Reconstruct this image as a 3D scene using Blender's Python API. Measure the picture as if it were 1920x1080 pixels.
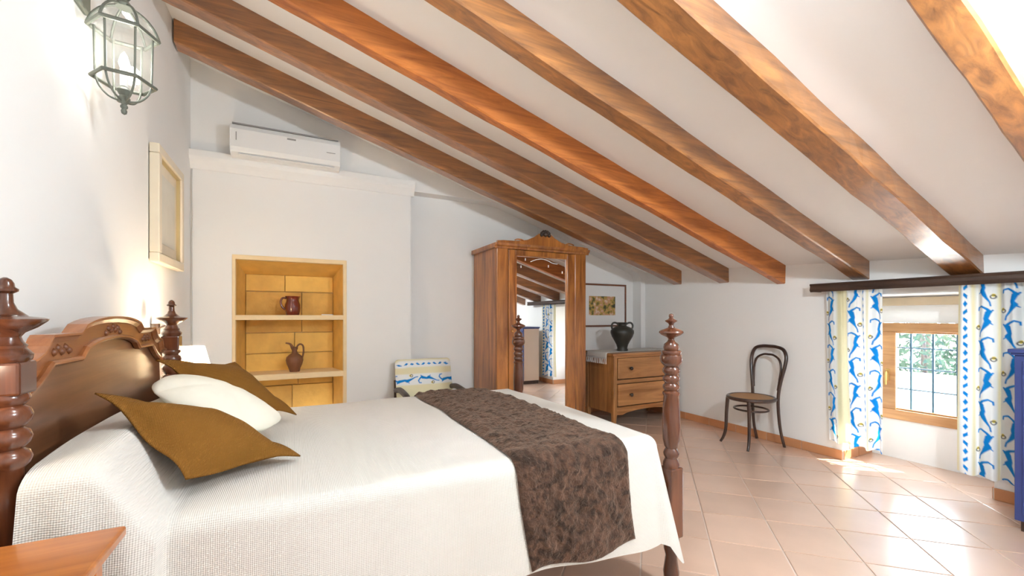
import bpy, bmesh, math, random
import numpy as np
from mathutils import Vector, Matrix, noise as mnoise

for o in list(bpy.data.objects):
    bpy.data.objects.remove(o)
scene = bpy.context.scene
C = scene.collection
random.seed(4)
PI = math.pi

# ------------------------------------------------------------------ camera
cam_d = bpy.data.cameras.new('camera')
cam = bpy.data.objects.new('camera', cam_d); C.objects.link(cam)
cam.location = (0, 0, 1.2)
cam.rotation_euler = (PI/2, 0, math.radians(-27))
cam_d.sensor_width = 36.0
cam_d.lens = 15.0
cam_d.shift_y = 54/1920
cam_d.clip_start = 0.02
scene.camera = cam

# ------------------------------------------------------------------ world, sun, exposure
world = bpy.data.worlds.new('world'); scene.world = world
world.use_nodes = True
bg = world.node_tree.nodes['Background']
bg.inputs[0].default_value = (0.76, 0.88, 1.0, 1)
bg.inputs[1].default_value = 6.5
sun_d = bpy.data.lights.new('sun', 'SUN'); sun_d.energy = 10.0; sun_d.angle = math.radians(0.6)
sun_d.color = (1.0, 0.93, 0.82)
sun = bpy.data.objects.new('sun', sun_d); C.objects.link(sun)
sun.rotation_euler = Vector((-0.80, 0.60, -0.95)).to_track_quat('-Z', 'Y').to_euler()
sun.location = (9, -3, 7)
vs = scene.view_settings
vs.view_transform = 'Standard'; vs.look = 'None'; vs.gamma = 1.0; vs.use_curve_mapping = False
vs.exposure = 1.6
FILL, FILL2 = 17.0, 61.0     # watts of the two added fill globes

# ------------------------------------------------------------------ materials
def srgb(r, g, b):
    f = lambda c: ((c/255+0.055)/1.055)**2.4 if c > 10 else c/255/12.92
    return (f(r), f(g), f(b), 1)

def mat(name, col, rough=0.5, metal=0.0, spec=0.5, coat=0.0, bump=0.0, bscale=40.0, var=0.0, vscale=3.0, sheen=0.0, obj_random=0.0):
    m = bpy.data.materials.new(name); m.use_nodes = True
    nt = m.node_tree; b = nt.nodes['Principled BSDF']
    b.inputs['Base Color'].default_value = col
    b.inputs['Roughness'].default_value = rough
    b.inputs['Metallic'].default_value = metal
    b.inputs['Specular IOR Level'].default_value = spec
    b.inputs['Coat Weight'].default_value = coat
    b.inputs['Coat Roughness'].default_value = 0.12
    b.inputs['Sheen Weight'].default_value = sheen
    tc = nt.nodes.new('ShaderNodeTexCoord')
    if var > 0:
        n = nt.nodes.new('ShaderNodeTexNoise'); n.inputs['Scale'].default_value = vscale; n.inputs['Detail'].default_value = 5
        nt.links.new(tc.outputs['Object'], n.inputs['Vector'])
        mx = nt.nodes.new('ShaderNodeMix'); mx.data_type = 'RGBA'
        d = tuple(c*(1-var) for c in col[:3])+(1,); l = tuple(min(1, c*(1+var)) for c in col[:3])+(1,)
        mx.inputs[6].default_value = d; mx.inputs[7].default_value = l
        if obj_random > 0:
            oi = nt.nodes.new('ShaderNodeObjectInfo')
            ma = nt.nodes.new('ShaderNodeMath'); ma.operation = 'MULTIPLY_ADD'
            ma.inputs[1].default_value = obj_random; 
            nt.links.new(oi.outputs['Random'], ma.inputs[0]); nt.links.new(n.outputs[0], ma.inputs[2])
            mb_ = nt.nodes.new('ShaderNodeMath'); mb_.operation = 'SUBTRACT'; mb_.inputs[1].default_value = obj_random/2
            nt.links.new(ma.outputs[0], mb_.inputs[0]); nt.links.new(mb_.outputs[0], mx.inputs[0])
        else:
            nt.links.new(n.outputs[0], mx.inputs[0])
        nt.links.new(mx.outputs[2], b.inputs['Base Color'])
    if bump > 0:
        n2 = nt.nodes.new('ShaderNodeTexNoise'); n2.inputs['Scale'].default_value = bscale; n2.inputs['Detail'].default_value = 6
        nt.links.new(tc.outputs['Object'], n2.inputs['Vector'])
        bp = nt.nodes.new('ShaderNodeBump'); bp.inputs['Strength'].default_value = bump; bp.inputs['Distance'].default_value = 0.01
        nt.links.new(n2.outputs[0], bp.inputs['Height']); nt.links.new(bp.outputs[0], b.inputs['Normal'])
    return m

def wood(name, dark, light, axis='x', scale=9.0, rough=0.4, coat=0.15, relief=0.08, crough=0.15):
    m = bpy.data.materials.new(name); m.use_nodes = True
    nt = m.node_tree; b = nt.nodes['Principled BSDF']; L = nt.links.new
    b.inputs['Roughness'].default_value = rough
    b.inputs['Coat Weight'].default_value = coat; b.inputs['Coat Roughness'].default_value = crough
    tc = nt.nodes.new('ShaderNodeTexCoord'); mp = nt.nodes.new('ShaderNodeMapping')
    oi = nt.nodes.new('ShaderNodeObjectInfo')
    ad = nt.nodes.new('ShaderNodeVectorMath'); ad.operation = 'MULTIPLY_ADD'
    ad.inputs[1].default_value = (7, 5, 9)
    L(oi.outputs['Random'], ad.inputs[0]); L(tc.outputs['Object'], ad.inputs[2])
    sc = {'x': (0.09, 1, 1), 'y': (1, 0.09, 1), 'z': (1, 1, 0.09)}[axis]
    mp.inputs['Scale'].default_value = tuple(scale*c for c in sc)
    L(ad.outputs[0], mp.inputs['Vector'])
    n = nt.nodes.new('ShaderNodeTexNoise'); n.inputs['Scale'].default_value = 1.6; n.inputs['Detail'].default_value = 8
    n.inputs['Roughness'].default_value = 0.62; n.inputs['Distortion'].default_value = 1.1
    L(mp.outputs[0], n.inputs['Vector'])
    cr = nt.nodes.new('ShaderNodeValToRGB')
    cr.color_ramp.elements[0].position = 0.32; cr.color_ramp.elements[0].color = dark
    cr.color_ramp.elements[1].position = 0.68; cr.color_ramp.elements[1].color = light
    L(n.outputs[0], cr.inputs[0])
    n2 = nt.nodes.new('ShaderNodeTexNoise'); n2.inputs['Scale'].default_value = 1.7; n2.inputs['Detail'].default_value = 3
    L(ad.outputs[0], n2.inputs['Vector'])
    mr = nt.nodes.new('ShaderNodeMapRange'); mr.inputs[1].default_value = 0.3; mr.inputs[2].default_value = 0.7
    mr.inputs[3].default_value = 0.72; mr.inputs[4].default_value = 1.15
    L(n2.outputs[0], mr.inputs[0])
    hs = nt.nodes.new('ShaderNodeHueSaturation'); L(mr.outputs[0], hs.inputs['Value']); L(cr.outputs[0], hs.inputs['Color'])
    L(hs.outputs[0], b.inputs['Base Color'])
    bp = nt.nodes.new('ShaderNodeBump'); bp.inputs['Strength'].default_value = relief; bp.inputs['Distance'].default_value = 0.004
    L(n.outputs[0], bp.inputs['Height']); L(bp.outputs[0], b.inputs['Normal'])
    return m

def glassy(name, tint=(0.95, 0.98, 1, 1), gloss=0.08, trans=0.0, rough=0.03):
    m = bpy.data.materials.new(name); m.use_nodes = True
    nt = m.node_tree; nt.nodes.clear(); L = nt.links.new
    out = nt.nodes.new('ShaderNodeOutputMaterial'); t = nt.nodes.new('ShaderNodeBsdfTransparent'); t.inputs[0].default_value = tint
    g = nt.nodes.new('ShaderNodeBsdfGlossy'); g.inputs['Roughness'].default_value = rough
    mx = nt.nodes.new('ShaderNodeMixShader'); mx.inputs[0].default_value = gloss
    L(t.outputs[0], mx.inputs[1]); L(g.outputs[0], mx.inputs[2])
    if trans > 0:
        tl = nt.nodes.new('ShaderNodeBsdfTranslucent'); tl.inputs[0].default_value = (0.95, 0.96, 0.92, 1)
        m2 = nt.nodes.new('ShaderNodeMixShader'); m2.inputs[0].default_value = trans
        L(mx.outputs[0], m2.inputs[1]); L(tl.outputs[0], m2.inputs[2]); L(m2.outputs[0], out.inputs[0])
    else:
        L(mx.outputs[0], out.inputs[0])
    return m

def cloth(name, col, transl=0.3, attr=None, bump=0.15, wscale=220.0, rough=0.9):
    m = bpy.data.materials.new(name); m.use_nodes = True
    nt = m.node_tree; b = nt.nodes['Principled BSDF']; L = nt.links.new; out = nt.nodes['Material Output']
    b.inputs['Roughness'].default_value = rough; b.inputs['Specular IOR Level'].default_value = 0.15
    b.inputs['Base Color'].default_value = col
    tl = nt.nodes.new('ShaderNodeBsdfTranslucent'); tl.inputs[0].default_value = col
    if attr:
        at = nt.nodes.new('ShaderNodeAttribute'); at.attribute_name = attr
        L(at.outputs['Color'], b.inputs['Base Color']); L(at.outputs['Color'], tl.inputs[0])
    if transl > 0:
        mx = nt.nodes.new('ShaderNodeMixShader'); mx.inputs[0].default_value = transl
        L(b.outputs[0], mx.inputs[1]); L(tl.outputs[0], mx.inputs[2]); L(mx.outputs[0], out.inputs[0])
    tc = nt.nodes.new('ShaderNodeTexCoord')
    w1 = nt.nodes.new('ShaderNodeTexWave'); w1.inputs['Scale'].default_value = wscale/6; w1.bands_direction = 'X'
    w2 = nt.nodes.new('ShaderNodeTexWave'); w2.inputs['Scale'].default_value = wscale/6; w2.bands_direction = 'Z'
    ad = nt.nodes.new('ShaderNodeMath'); ad.operation = 'ADD'
    L(tc.outputs['Object'], w1.inputs['Vector']); L(tc.outputs['Object'], w2.inputs['Vector'])
    L(w1.outputs[1], ad.inputs[0]); L(w2.outputs[1], ad.inputs[1])
    bp = nt.nodes.new('ShaderNodeBump'); bp.inputs['Strength'].default_value = bump; bp.inputs['Distance'].default_value = 0.003
    L(ad.outputs[0], bp.inputs['Height']); L(bp.outputs[0], b.inputs['Normal'])
    return m

def emit(name, col, s):
    m = bpy.data.materials.new(name); m.use_nodes = True
    b = m.node_tree.nodes['Principled BSDF']
    b.inputs['Base Color'].default_value = col
    b.inputs['Emission Color'].default_value = col; b.inputs['Emission Strength'].default_value = s
    return m

M = {}
M['plaster'] = mat('plaster', (0.90, 0.885, 0.86, 1), 0.85, bump=0.25, bscale=7, var=0.03, vscale=1.3, spec=0.2)
M['ceil'] = mat('ceiling_plaster', (0.91, 0.905, 0.89, 1), 0.85, bump=0.2, bscale=5, var=0.02, spec=0.2)
M['tile'] = mat('terracotta_tile', (0.70, 0.47, 0.345, 1), 0.32, var=0.14, vscale=4, bump=0.04, bscale=7, coat=1.0, obj_random=0.5)
M['tile'].node_tree.nodes['Principled BSDF'].inputs['Coat IOR'].default_value = 1.75
M['tile'].node_tree.nodes['Principled BSDF'].inputs['Coat Roughness'].default_value = 0.22
M['grout'] = mat('grout', (0.62, 0.50, 0.42, 1), 0.8, var=0.1, vscale=12)
M['base_tile'] = mat('baseboard_tile', (0.60, 0.27, 0.12, 1), 0.3, var=0.15, vscale=5, obj_random=0.5)
M['beam'] = wood('beam_wood', (0.17, 0.060, 0.015, 1), (0.49, 0.195, 0.047, 1), 'x', 15, 0.40, 0.9, 0.3, 0.33)
M['beam'].node_tree.nodes['Principled BSDF'].inputs['Coat IOR'].default_value = 1.7
M['beam_red'] = wood('beam_wood_red', (0.34, 0.095, 0.018, 1), (0.66, 0.22, 0.045, 1), 'x', 13, 0.4, 0.15, 0.3)
M['wardrobe'] = wood('wardrobe_wood', (0.20, 0.058, 0.012, 1), (0.62, 0.235, 0.050, 1), 'z', 8, 0.30, 0.3)
M['dresser'] = wood('dresser_wood', (0.33, 0.125, 0.036, 1), (0.66, 0.31, 0.11, 1), 'x', 8, 0.35, 0.2)
M['dresser_z'] = wood('dresser_side_wood', (0.30, 0.115, 0.034, 1), (0.60, 0.28, 0.095, 1), 'z', 8, 0.35, 0.2)
M['bed'] = wood('bed_wood', (0.065, 0.018, 0.008, 1), (0.17, 0.052, 0.020, 1), 'z', 7, 0.22, 0.5)
M['bedpanel'] = wood('headboard_wood', (0.13, 0.048, 0.020, 1), (0.30, 0.125, 0.052, 1), 'y', 5, 0.32, 0.4)
M['bedtrim'] = wood('headboard_trim_wood', (0.20, 0.062, 0.018, 1), (0.42, 0.155, 0.05, 1), 'y', 8, 0.28, 0.4)
M['carve'] = mat('carved_wood', (0.16, 0.05, 0.015, 1), 0.4)
M['stand'] = wood('nightstand_wood', (0.34, 0.085, 0.012, 1), (0.55, 0.19, 0.032, 1), 'x', 6, 0.28, 0.35)
M['darkwood'] = wood('dark_wood', (0.025, 0.014, 0.009, 1), (0.075, 0.038, 0.024, 1), 'y', 9, 0.45, 0.1)
M['chairwood'] = wood('bentwood', (0.030, 0.014, 0.010, 1), (0.075, 0.034, 0.022, 1), 'z', 9, 0.3, 0.3)
M['cane'] = mat('cane_seat', (0.42, 0.22, 0.09, 1), 0.6, bump=0.4, bscale=160, var=0.15, vscale=90)
M['pine'] = wood('window_pine', (0.48, 0.22, 0.075, 1), (0.72, 0.40, 0.17, 1), 'y', 9, 0.35, 0.2)
M['stone'] = mat('sandstone', (0.88, 0.49, 0.125, 1), 0.8, var=0.28, vscale=8, bump=0.5, bscale=22, obj_random=0.8)
M['stone_pale'] = mat('pale_stone', (0.90, 0.70, 0.42, 1), 0.8, var=0.10, vscale=8, bump=0.2, bscale=30)
M['mirror'] = mat('mirror_glass', (0.93, 0.94, 0.93, 1), 0.015, metal=1.0)
M['etch'] = mat('etched_glass', (0.92, 0.90, 0.86, 1), 0.6)
M['brass'] = mat('brass', (0.72, 0.48, 0.18, 1), 0.3, metal=1.0)
M['iron'] = mat('grey_green_metal', (0.16, 0.17, 0.14, 1), 0.5, metal=0.3, var=0.15, vscale=30)
M['black'] = mat('black_knob', (0.03, 0.018, 0.012, 1), 0.3)
M['spread'] = cloth('bedspread_cotton', (0.71, 0.67, 0.615, 1), 0.0, bump=0.4, wscale=380)
M['runner'] = cloth('lace_runner', (0.80, 0.76, 0.70, 1), 0.1)
M['brown'] = cloth('brown_linen', (0.225, 0.096, 0.016, 1), 0.0, bump=0.5, wscale=480)
M['creamfab'] = mat('cream_print_fabric', (0.82, 0.77, 0.65, 1), 0.9, var=0.10, vscale=11, bump=0.1, bscale=60, spec=0.1)
M['mattress'] = mat('mattress_ticking', (0.8, 0.8, 0.82, 1), 0.9)
M['vase'] = mat('black_clay', (0.030, 0.028, 0.022, 1), 0.42, var=0.3, vscale=9, bump=0.2, bscale=30)
M['glaze'] = mat('brown_glaze', (0.16, 0.022, 0.008, 1), 0.10, coat=0.8, var=0.3, vscale=12)
M['clay'] = mat('brown_clay', (0.19, 0.072, 0.030, 1), 0.55, var=0.25, vscale=20, bump=0.2, bscale=60)
M['white'] = mat('white_plastic', (0.86, 0.86, 0.85, 1), 0.3)
M['greymark'] = mat('grey_mark', (0.30, 0.29, 0.28, 1), 0.5)
M['creamframe'] = mat('cream_frame', (0.80, 0.70, 0.54, 1), 0.45, var=0.08, vscale=9)
M['gilt'] = mat('gilt_edge', (0.52, 0.40, 0.20, 1), 0.4, metal=0.2)
M['paper'] = mat('mat_board', (0.84, 0.82, 0.80, 1), 0.7)
M['redframe'] = wood('picture_frame_wood', (0.14, 0.045, 0.02, 1), (0.24, 0.08, 0.035, 1), 'x', 9, 0.3, 0.3)
M['bluepaint'] = mat('blue_paint', (0.035, 0.055, 0.20, 1), 0.4, var=0.1, vscale=8)
M['palepaint'] = mat('pale_cabinet_side', (0.78, 0.62, 0.50, 1), 0.5, var=0.05)
M['glass'] = glassy('window_glass', (0.97, 0.99, 1, 1), 0.06)
M['lglass'] = glassy('lantern_glass', (0.93, 0.95, 0.93, 1), 0.12, 0.03)
M['shade'] = cloth('lamp_shade_linen', (0.90, 0.84, 0.72, 1), 0.6, bump=0.1)
M['bulb'] = emit('lamp_bulb', (1.0, 0.93, 0.80, 1), 8)
M['muntin'] = mat('muntin_bar', (0.10, 0.20, 0.28, 1), 0.4)
M['wire'] = mat('cable_white', (0.62, 0.60, 0.57, 1), 0.5)
M['leaf'] = cloth('bush_leaves', (0.050, 0.080, 0.055, 1), 0.45, bump=0.0)
M['gravel'] = mat('terrace_ground', (0.74, 0.71, 0.66, 1), 0.9, var=0.1, vscale=4)
M['gwall'] = mat('garden_wall_render', (0.82, 0.78, 0.70, 1), 0.9, var=0.05)
M['lintel'] = mat('beige_lintel', (0.72, 0.58, 0.40, 1), 0.7, var=0.1, vscale=12)

# ------------------------------------------------------------------ builders
ORG = {}
def finish(name, V, F, m, parent=None, smooth=False, origin=None, bevel=0.0, seg=2, autosmooth=None):
    """V in world coordinates; one mesh object, local to its thing's base."""
    V = [tuple(v) for v in V]
    if parent is not None:
        org = ORG[parent.name]
    elif origin is not None:
        org = origin
    else:
        a = np.array(V); lo = a.min(0); hi = a.max(0)
        org = ((lo[0]+hi[0])/2, (lo[1]+hi[1])/2, lo[2])
    me = bpy.data.meshes.new(name)
    me.from_pydata([(v[0]-org[0], v[1]-org[1], v[2]-org[2]) for v in V], [], F)
    me.validate(); me.update()
    bm = bmesh.new(); bm.from_mesh(me)
    bmesh.ops.recalc_face_normals(bm, faces=bm.faces)
    if bevel > 0:
        es = [e for e in bm.edges if len(e.link_faces) == 2 and e.calc_face_angle(0) > 0.5]
        bmesh.ops.bevel(bm, geom=es, offset=bevel, segments=seg, affect='EDGES', profile=0.5, clamp_overlap=True)
    bm.to_mesh(me); bm.free()
    me.materials.append(m)
    if smooth:
        me.polygons.foreach_set('use_smooth', [True]*len(me.polygons))
        if autosmooth:
            try: me.set_sharp_from_angle(angle=autosmooth)
            except Exception: pass
    o = bpy.data.objects.new(name, me); C.objects.link(o)
    if parent is not None:
        o.parent = parent
    else:
        o.location = org
    ORG[o.name] = org
    return o

def tag(o, label, cat, group=None):
    o['label'] = label; o['category'] = cat
    if group: o['group'] = group
    return o
def struct(o, label=None):
    o['kind'] = 'structure'
    if label: o['label'] = label
    return o
def thing(name, loc, label, cat, group=None):
    o = bpy.data.objects.new(name, None); C.objects.link(o); o.location = loc
    o.empty_display_size = 0.1
    ORG[o.name] = tuple(loc)
    return tag(o, label, cat, group)

class MB:
    def __init__(s): s.V = []; s.F = []
    def add(s, V, F):
        n = len(s.V); s.V += [tuple(v) for v in V]; s.F += [tuple(i+n for i in f) for f in F]; return s
    def box(s, x0, x1, y0, y1, z0, z1):
        V = [(x, y, z) for x in (x0, x1) for y in (y0, y1) for z in (z0, z1)]
        F = [(0, 1, 3, 2), (4, 6, 7, 5), (0, 4, 5, 1), (2, 3, 7, 6), (0, 2, 6, 4), (1, 5, 7, 3)]
        return s.add(V, F)
    def prism(s, poly, axis, a0, a1):
        """poly: 2d points; axis the extrusion axis ('x': (y,z), 'y': (x,z), 'z': (x,y))."""
        n = len(poly)
        def p(q, a): return {'x': (a, q[0], q[1]), 'y': (q[0], a, q[1]), 'z': (q[0], q[1], a)}[axis]
        V = [p(q, a0) for q in poly]+[p(q, a1) for q in poly]
        F = [tuple(range(n)), tuple(range(2*n-1, n-1, -1))]+[(i, (i+1) % n, n+(i+1) % n, n+i) for i in range(n)]
        return s.add(V, F)
    def lathe(s, prof, c, seg=28, sq=None):
        """prof: (r, z) list; closed at both ends; sq -> radius function for a squared section."""
        V = []; F = []; n = len(prof)
        for r, z in prof:
            for k in range(seg):
                a = 2*PI*k/seg
                V.append((c[0]+r*math.cos(a), c[1]+r*math.sin(a), c[2]+z))
        for i in range(n-1):
            for k in range(seg):
                k2 = (k+1) % seg
                F.append((i*seg+k, i*seg+k2, (i+1)*seg+k2, (i+1)*seg+k))
        F.append(tuple(range(seg))[::-1]); F.append(tuple((n-1)*seg+k for k in range(seg)))
        return s.add(V, F)
    def tube(s, pts, rad, seg=10, closed=False):
        pts = [Vector(p) for p in pts]; n = len(pts)
        rads = rad if isinstance(rad, (list, tuple)) else [rad]*n
        V = []; F = []; up = Vector((0, 0, 1)); prev = None
        for i, p in enumerate(pts):
            a = pts[(i-1) % n] if (closed or i > 0) else p
            b = pts[(i+1) % n] if (closed or i < n-1) else p
            t = (b-a).normalized()
            if prev is None:
                u = t.cross(up)
                if u.length < 1e-3: u = t.cross(Vector((1, 0, 0)))
            else:
                u = prev-t*prev.dot(t)
            u.normalize(); w = t.cross(u); prev = u
            for k in range(seg):
                an = 2*PI*k/seg
                V.append(p+(u*math.cos(an)+w*math.sin(an))*rads[i])
        for i in range(n if closed else n-1):
            j = (i+1) % n
            for k in range(seg):
                k2 = (k+1) % seg
                F.append((i*seg+k, i*seg+k2, j*seg+k2, j*seg+k))
        if not closed:
            F.append(tuple(range(seg))[::-1]); F.append(tuple((n-1)*seg+k for k in range(seg)))
        return s.add(V, F)
    def build(s, name, m, parent=None, **k): return finish(name, s.V, s.F, m, parent, **k)

def box(name, x0, x1, y0, y1, z0, z1, m, parent=None, bevel=0.0, **k):
    return MB().box(x0, x1, y0, y1, z0, z1).build(name, m, parent, bevel=bevel, **k)
def lathe(name, prof, c, m, parent=None, seg=28, **k):
    return MB().lathe(prof, c, seg).build(name, m, parent, smooth=True, autosmooth=0.9, **k)
def catmull(pts, n=6, closed=False):
    P = [Vector(p) for p in pts]; out = []; N = len(P)
    rng = range(N if closed else N-1)
    for i in rng:
        g = lambda j: P[j % N] if closed else P[max(0, min(N-1, j))]
        p0, p1, p2, p3 = g(i-1), g(i), g(i+1), g(i+2)
        for k in range(n):
            t = k/n
            out.append(0.5*((2*p1)+(-p0+p2)*t+(2*p0-5*p1+4*p2-p3)*t*t+(-p0+3*p1-3*p2+p3)*t**3))
    if not closed: out.append(P[-1])
    return out
def sm(a, b, x):
    t = max(0.0, min(1.0, (x-a)/(b-a))); return t*t*(3-2*t)

# ------------------------------------------------------------------ room shell
XL, XR = -0.74, 4.10
YB, YR = 4.20, 4.35            # front plane of the back wall, and the plane of its shallow recess
YN = -1.6
SL = 0.305
def zc(x, y): return 1.612+0.054*(y-1.1)+SL*(XR-x)

# floor: grout bed plus every tile as a piece of its own, laid at 45 degrees
floor = struct(MB().box(-0.95, 4.62, YN, 4.55, -0.12, -0.004).build('floor', M['grout'], origin=(0, 0, 0)))
TS = 0.3455; A0 = 0.300; B0 = 2.513; G = 0.0035; R2 = math.sqrt(0.5)
def clip(poly, x0, x1, y0, y1):
    def cut(P, f):
        out = []
        for i in range(len(P)):
            a, b = P[i], P[(i+1) % len(P)]; fa, fb = f(a), f(b)
            if fa >= 0: out.append(a)
            if (fa >= 0) != (fb >= 0):
                t = fa/(fa-fb); out.append((a[0]+(b[0]-a[0])*t, a[1]+(b[1]-a[1])*t))
        return out
    for f in (lambda p: p[0]-x0, lambda p: x1-p[0], lambda p: p[1]-y0, lambda p: y1-p[1]):
        poly = cut(poly, f)
        if len(poly) < 3: return []
    return poly
def tile_mesh(poly):
    n = len(poly); cx = sum(p[0] for p in poly)/n; cy = sum(p[1] for p in poly)/n
    V = [(p[0], p[1], -0.01) for p in poly]+[(p[0], p[1], -0.0015) for p in poly]
    for p in poly:
        d = math.hypot(p[0]-cx, p[1]-cy) or 1
        k = max(0.0, 1-0.004/d); V.append((cx+(p[0]-cx)*k, cy+(p[1]-cy)*k, 0.0))
    F = [tuple(range(2*n, 3*n))]
    for lv in (0, 1):
        F += [(lv*n+i, lv*n+(i+1) % n, (lv+1)*n+(i+1) % n, (lv+1)*n+i) for i in range(n)]
    me = bpy.data.meshes.new('tile'); me.from_pydata(V, [], F); me.update(); me.materials.append(M['tile']); return me
hs_ = TS/2-G
full = tile_mesh([(hs_*(R2)*(sx)+hs_*R2*sy, -hs_*R2*sx+hs_*R2*sy) for sx, sy in ((-1, -1), (1, -1), (1, 1), (-1, 1))])
def add_tile(me, loc):
    o = bpy.data.objects.new('tile', me); C.objects.link(o); o.parent = floor; o.location = loc
rooms = [(-0.74, 4.10, -0.35, 4.35), (4.10, 4.56, 1.06, 1.93)]
for ia in range(-16, 14):
    for ib in range(-9, 12):
        a = A0+TS*(ia+0.5); b = B0+TS*(ib+0.5)
        cx = (a+b)*R2; cy = (b-a)*R2
        corners = [(cx+(hs_*sx+hs_*sy)*R2, cy+(-hs_*sx+hs_*sy)*R2) for sx, sy in ((-1, -1), (1, -1), (1, 1), (-1, 1))]
        inside = all(rooms[0][0] <= p[0] <= rooms[0][1] and rooms[0][2] <= p[1] <= rooms[0][3] for p in corners)
        if inside:
            add_tile(full, (cx, cy, 0)); continue
        for r in rooms:
            P = clip(corners, *r)
            if len(P) >= 3:
                ar = abs(sum(P[i][0]*P[(i+1) % len(P)][1]-P[(i+1) % len(P)][0]*P[i][1] for i in range(len(P))))/2
                if ar > 0.0015:
                    add_tile(tile_mesh([(p[0]-cx, p[1]-cy) for p in P]), (cx, cy, 0))

# left wall
struct(MB().prism([(YN, 0), (4.5, 0), (4.5, zc(XL, 4.5)+0.05), (YN, zc(XL, YN)+0.05)], 'x', XL-0.15, XL).build('wall_left', M['plaster']))

# back wall with the stone niche and the shallow recess
w = MB()
top = lambda x: zc(x, YB)+0.06
NX0, NX1, NZ0, NZ1 = -0.462, 0.428, 0.25, 1.718
w.prism([(XL-0.1, 0), (NX0, 0), (NX0, top(NX0)), (XL-0.1, top(XL-0.1))], 'y', YB, YR+0.02)
w.prism([(NX0, 0), (NX1, 0), (NX1, NZ0), (NX0, NZ0)], 'y', YB, YR+0.02)
w.prism([(NX0, NZ1), (NX1, NZ1), (NX1, top(NX1)), (NX0, top(NX0))], 'y', YB, YR+0.02)
w.prism([(NX1, 0), (1.02, 0), (1.02, top(1.02)), (NX1, top(NX1))], 'y', YB, YR+0.02)
prof = [(1.02, 2.44), (1.9, 2.44), (2.1, 2.405), (2.57, 2.255), (3.25, 2.015), (3.93, 1.79), (4.0, 1.745), (4.03, 1.68)]
w.prism(prof+[(4.03, 0), (4.30, 0), (4.30, top(4.30)), (1.02, top(1.02))], 'y', YB, YR+0.02)
w.prism([(1.0, 0), (4.3, 0), (4.3, top(4.3)), (1.0, top(1.0))], 'y', YR, YR+0.15)
wall_back = struct(w.build('wall_back', M['plaster'], origin=(0, YB, 0)))
# niche: pale surround, splayed stone lining in blocks, two shelves
nd = 0.31
MB().box(-0.60, 0.55, YB+nd+0.03, YB+nd+0.20, 0.1, 1.85).box(-0.60, -0.50, YB+0.17, YB+nd+0.05, 0.1, 1.85).box(0.46, 0.55, YB+0.17, YB+nd+0.05, 0.1, 1.85).box(-0.60, 0.55, YB+0.17, YB+nd+0.05, 1.76, 1.85).build('niche_backing', M['stone_pale'], wall_back)
fr = MB()
IX0, IX1, IZ1 = -0.437, 0.398, 1.68
fr.prism([(NX0, NZ0), (IX0, NZ0), (IX0, IZ1), (IX1, IZ1), (IX1, NZ0), (NX1, NZ0), (NX1, NZ1), (NX0, NZ1)], 'y', YB-0.006, YB+0.05)
fr.build('niche_surround', M['stone_pale'], wall_back, bevel=0.004)
BX0, BX1, BZ1 = -0.395, 0.335, 1.585
def quadblock(name, P, d, m):   # P four world points of the visible face, d vector of thickness
    V = [Vector(p) for p in P]+[Vector(p)+Vector(d) for p in P]
    F = [(0, 1, 2, 3), (7, 6, 5, 4)]+[(i, (i+1) % 4, 4+(i+1) % 4, 4+i) for i in range(4)]
    return finish(name, V, F, m, wall_back, bevel=0.004, seg=1)
yb = YB+nd
rows = [(NZ0, 0.56), (0.565, 0.86), (0.865, 1.05), (1.055, 1.43), (1.435, BZ1)]
for i, (z0, z1) in enumerate(rows):
    cuts = [[-0.395, -0.02, 0.335], [-0.395, 0.03, 0.335], [-0.395, 0.0, 0.335], [-0.395, 0.06, 0.335], [-0.395, -0.08, 0.335]][i]
    for a, b in zip(cuts[:-1], cuts[1:]):
        dy = random.uniform(0, 0.006)
        quadblock('stone', [(a+0.002, yb+dy, z0), (b-0.002, yb+dy, z0), (b-0.002, yb+dy, z1), (a+0.002, yb+dy, z1)], (0, 0.08, 0), M['stone'])
zs = [NZ0, 0.68, 1.20, IZ1]; zb = [NZ0, 0.68, 1.20, BZ1]
for k in range(3):
    quadblock('stone', [(IX0, YB+0.045, zs[k]), (BX0, yb+0.02, zb[k]), (BX0, yb+0.02, zb[k+1]), (IX0, YB+0.045, zs[k+1])], (-0.08, 0, 0), M['stone'])
    quadblock('stone', [(IX1, YB+0.045, zs[k]), (BX1, yb+0.02, zb[k]), (BX1, yb+0.02, zb[k+1]), (IX1, YB+0.045, zs[k+1])], (0.08, 0, 0), M['stone'])
quadblock('stone', [(IX0-0.02, YB+0.045, IZ1), (IX1+0.02, YB+0.045, IZ1), (BX1+0.03, yb+0.02, BZ1), (BX0-0.03, yb+0.02, BZ1)], (0, 0, 0.08), M['stone'])
for z0, z1 in ((1.172, 1.215), (0.655, 0.705)):
    V = MB().prism([(IX0-0.003, YB-0.004), (IX1+0.003, YB-0.004), (BX1, yb+0.004), (BX0, yb+0.004)], 'z', z0, z1)
    V.build('shelf', M['stone_pale'], wall_back, bevel=0.005)
# plaster cornice (ledge) above the niche
lp = [(YB+0.02, 2.385), (YB-0.012, 2.385), (YB-0.018, 2.40), (YB-0.03, 2.42), (YB-0.055, 2.45), (YB-0.065, 2.475), (YB-0.065, 2.525), (YB+0.02, 2.525)]
struct(MB().prism(lp, 'x', XL-0.02, 1.05).build('trim_1', M['plaster'], bevel=0.004, smooth=False))

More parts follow.
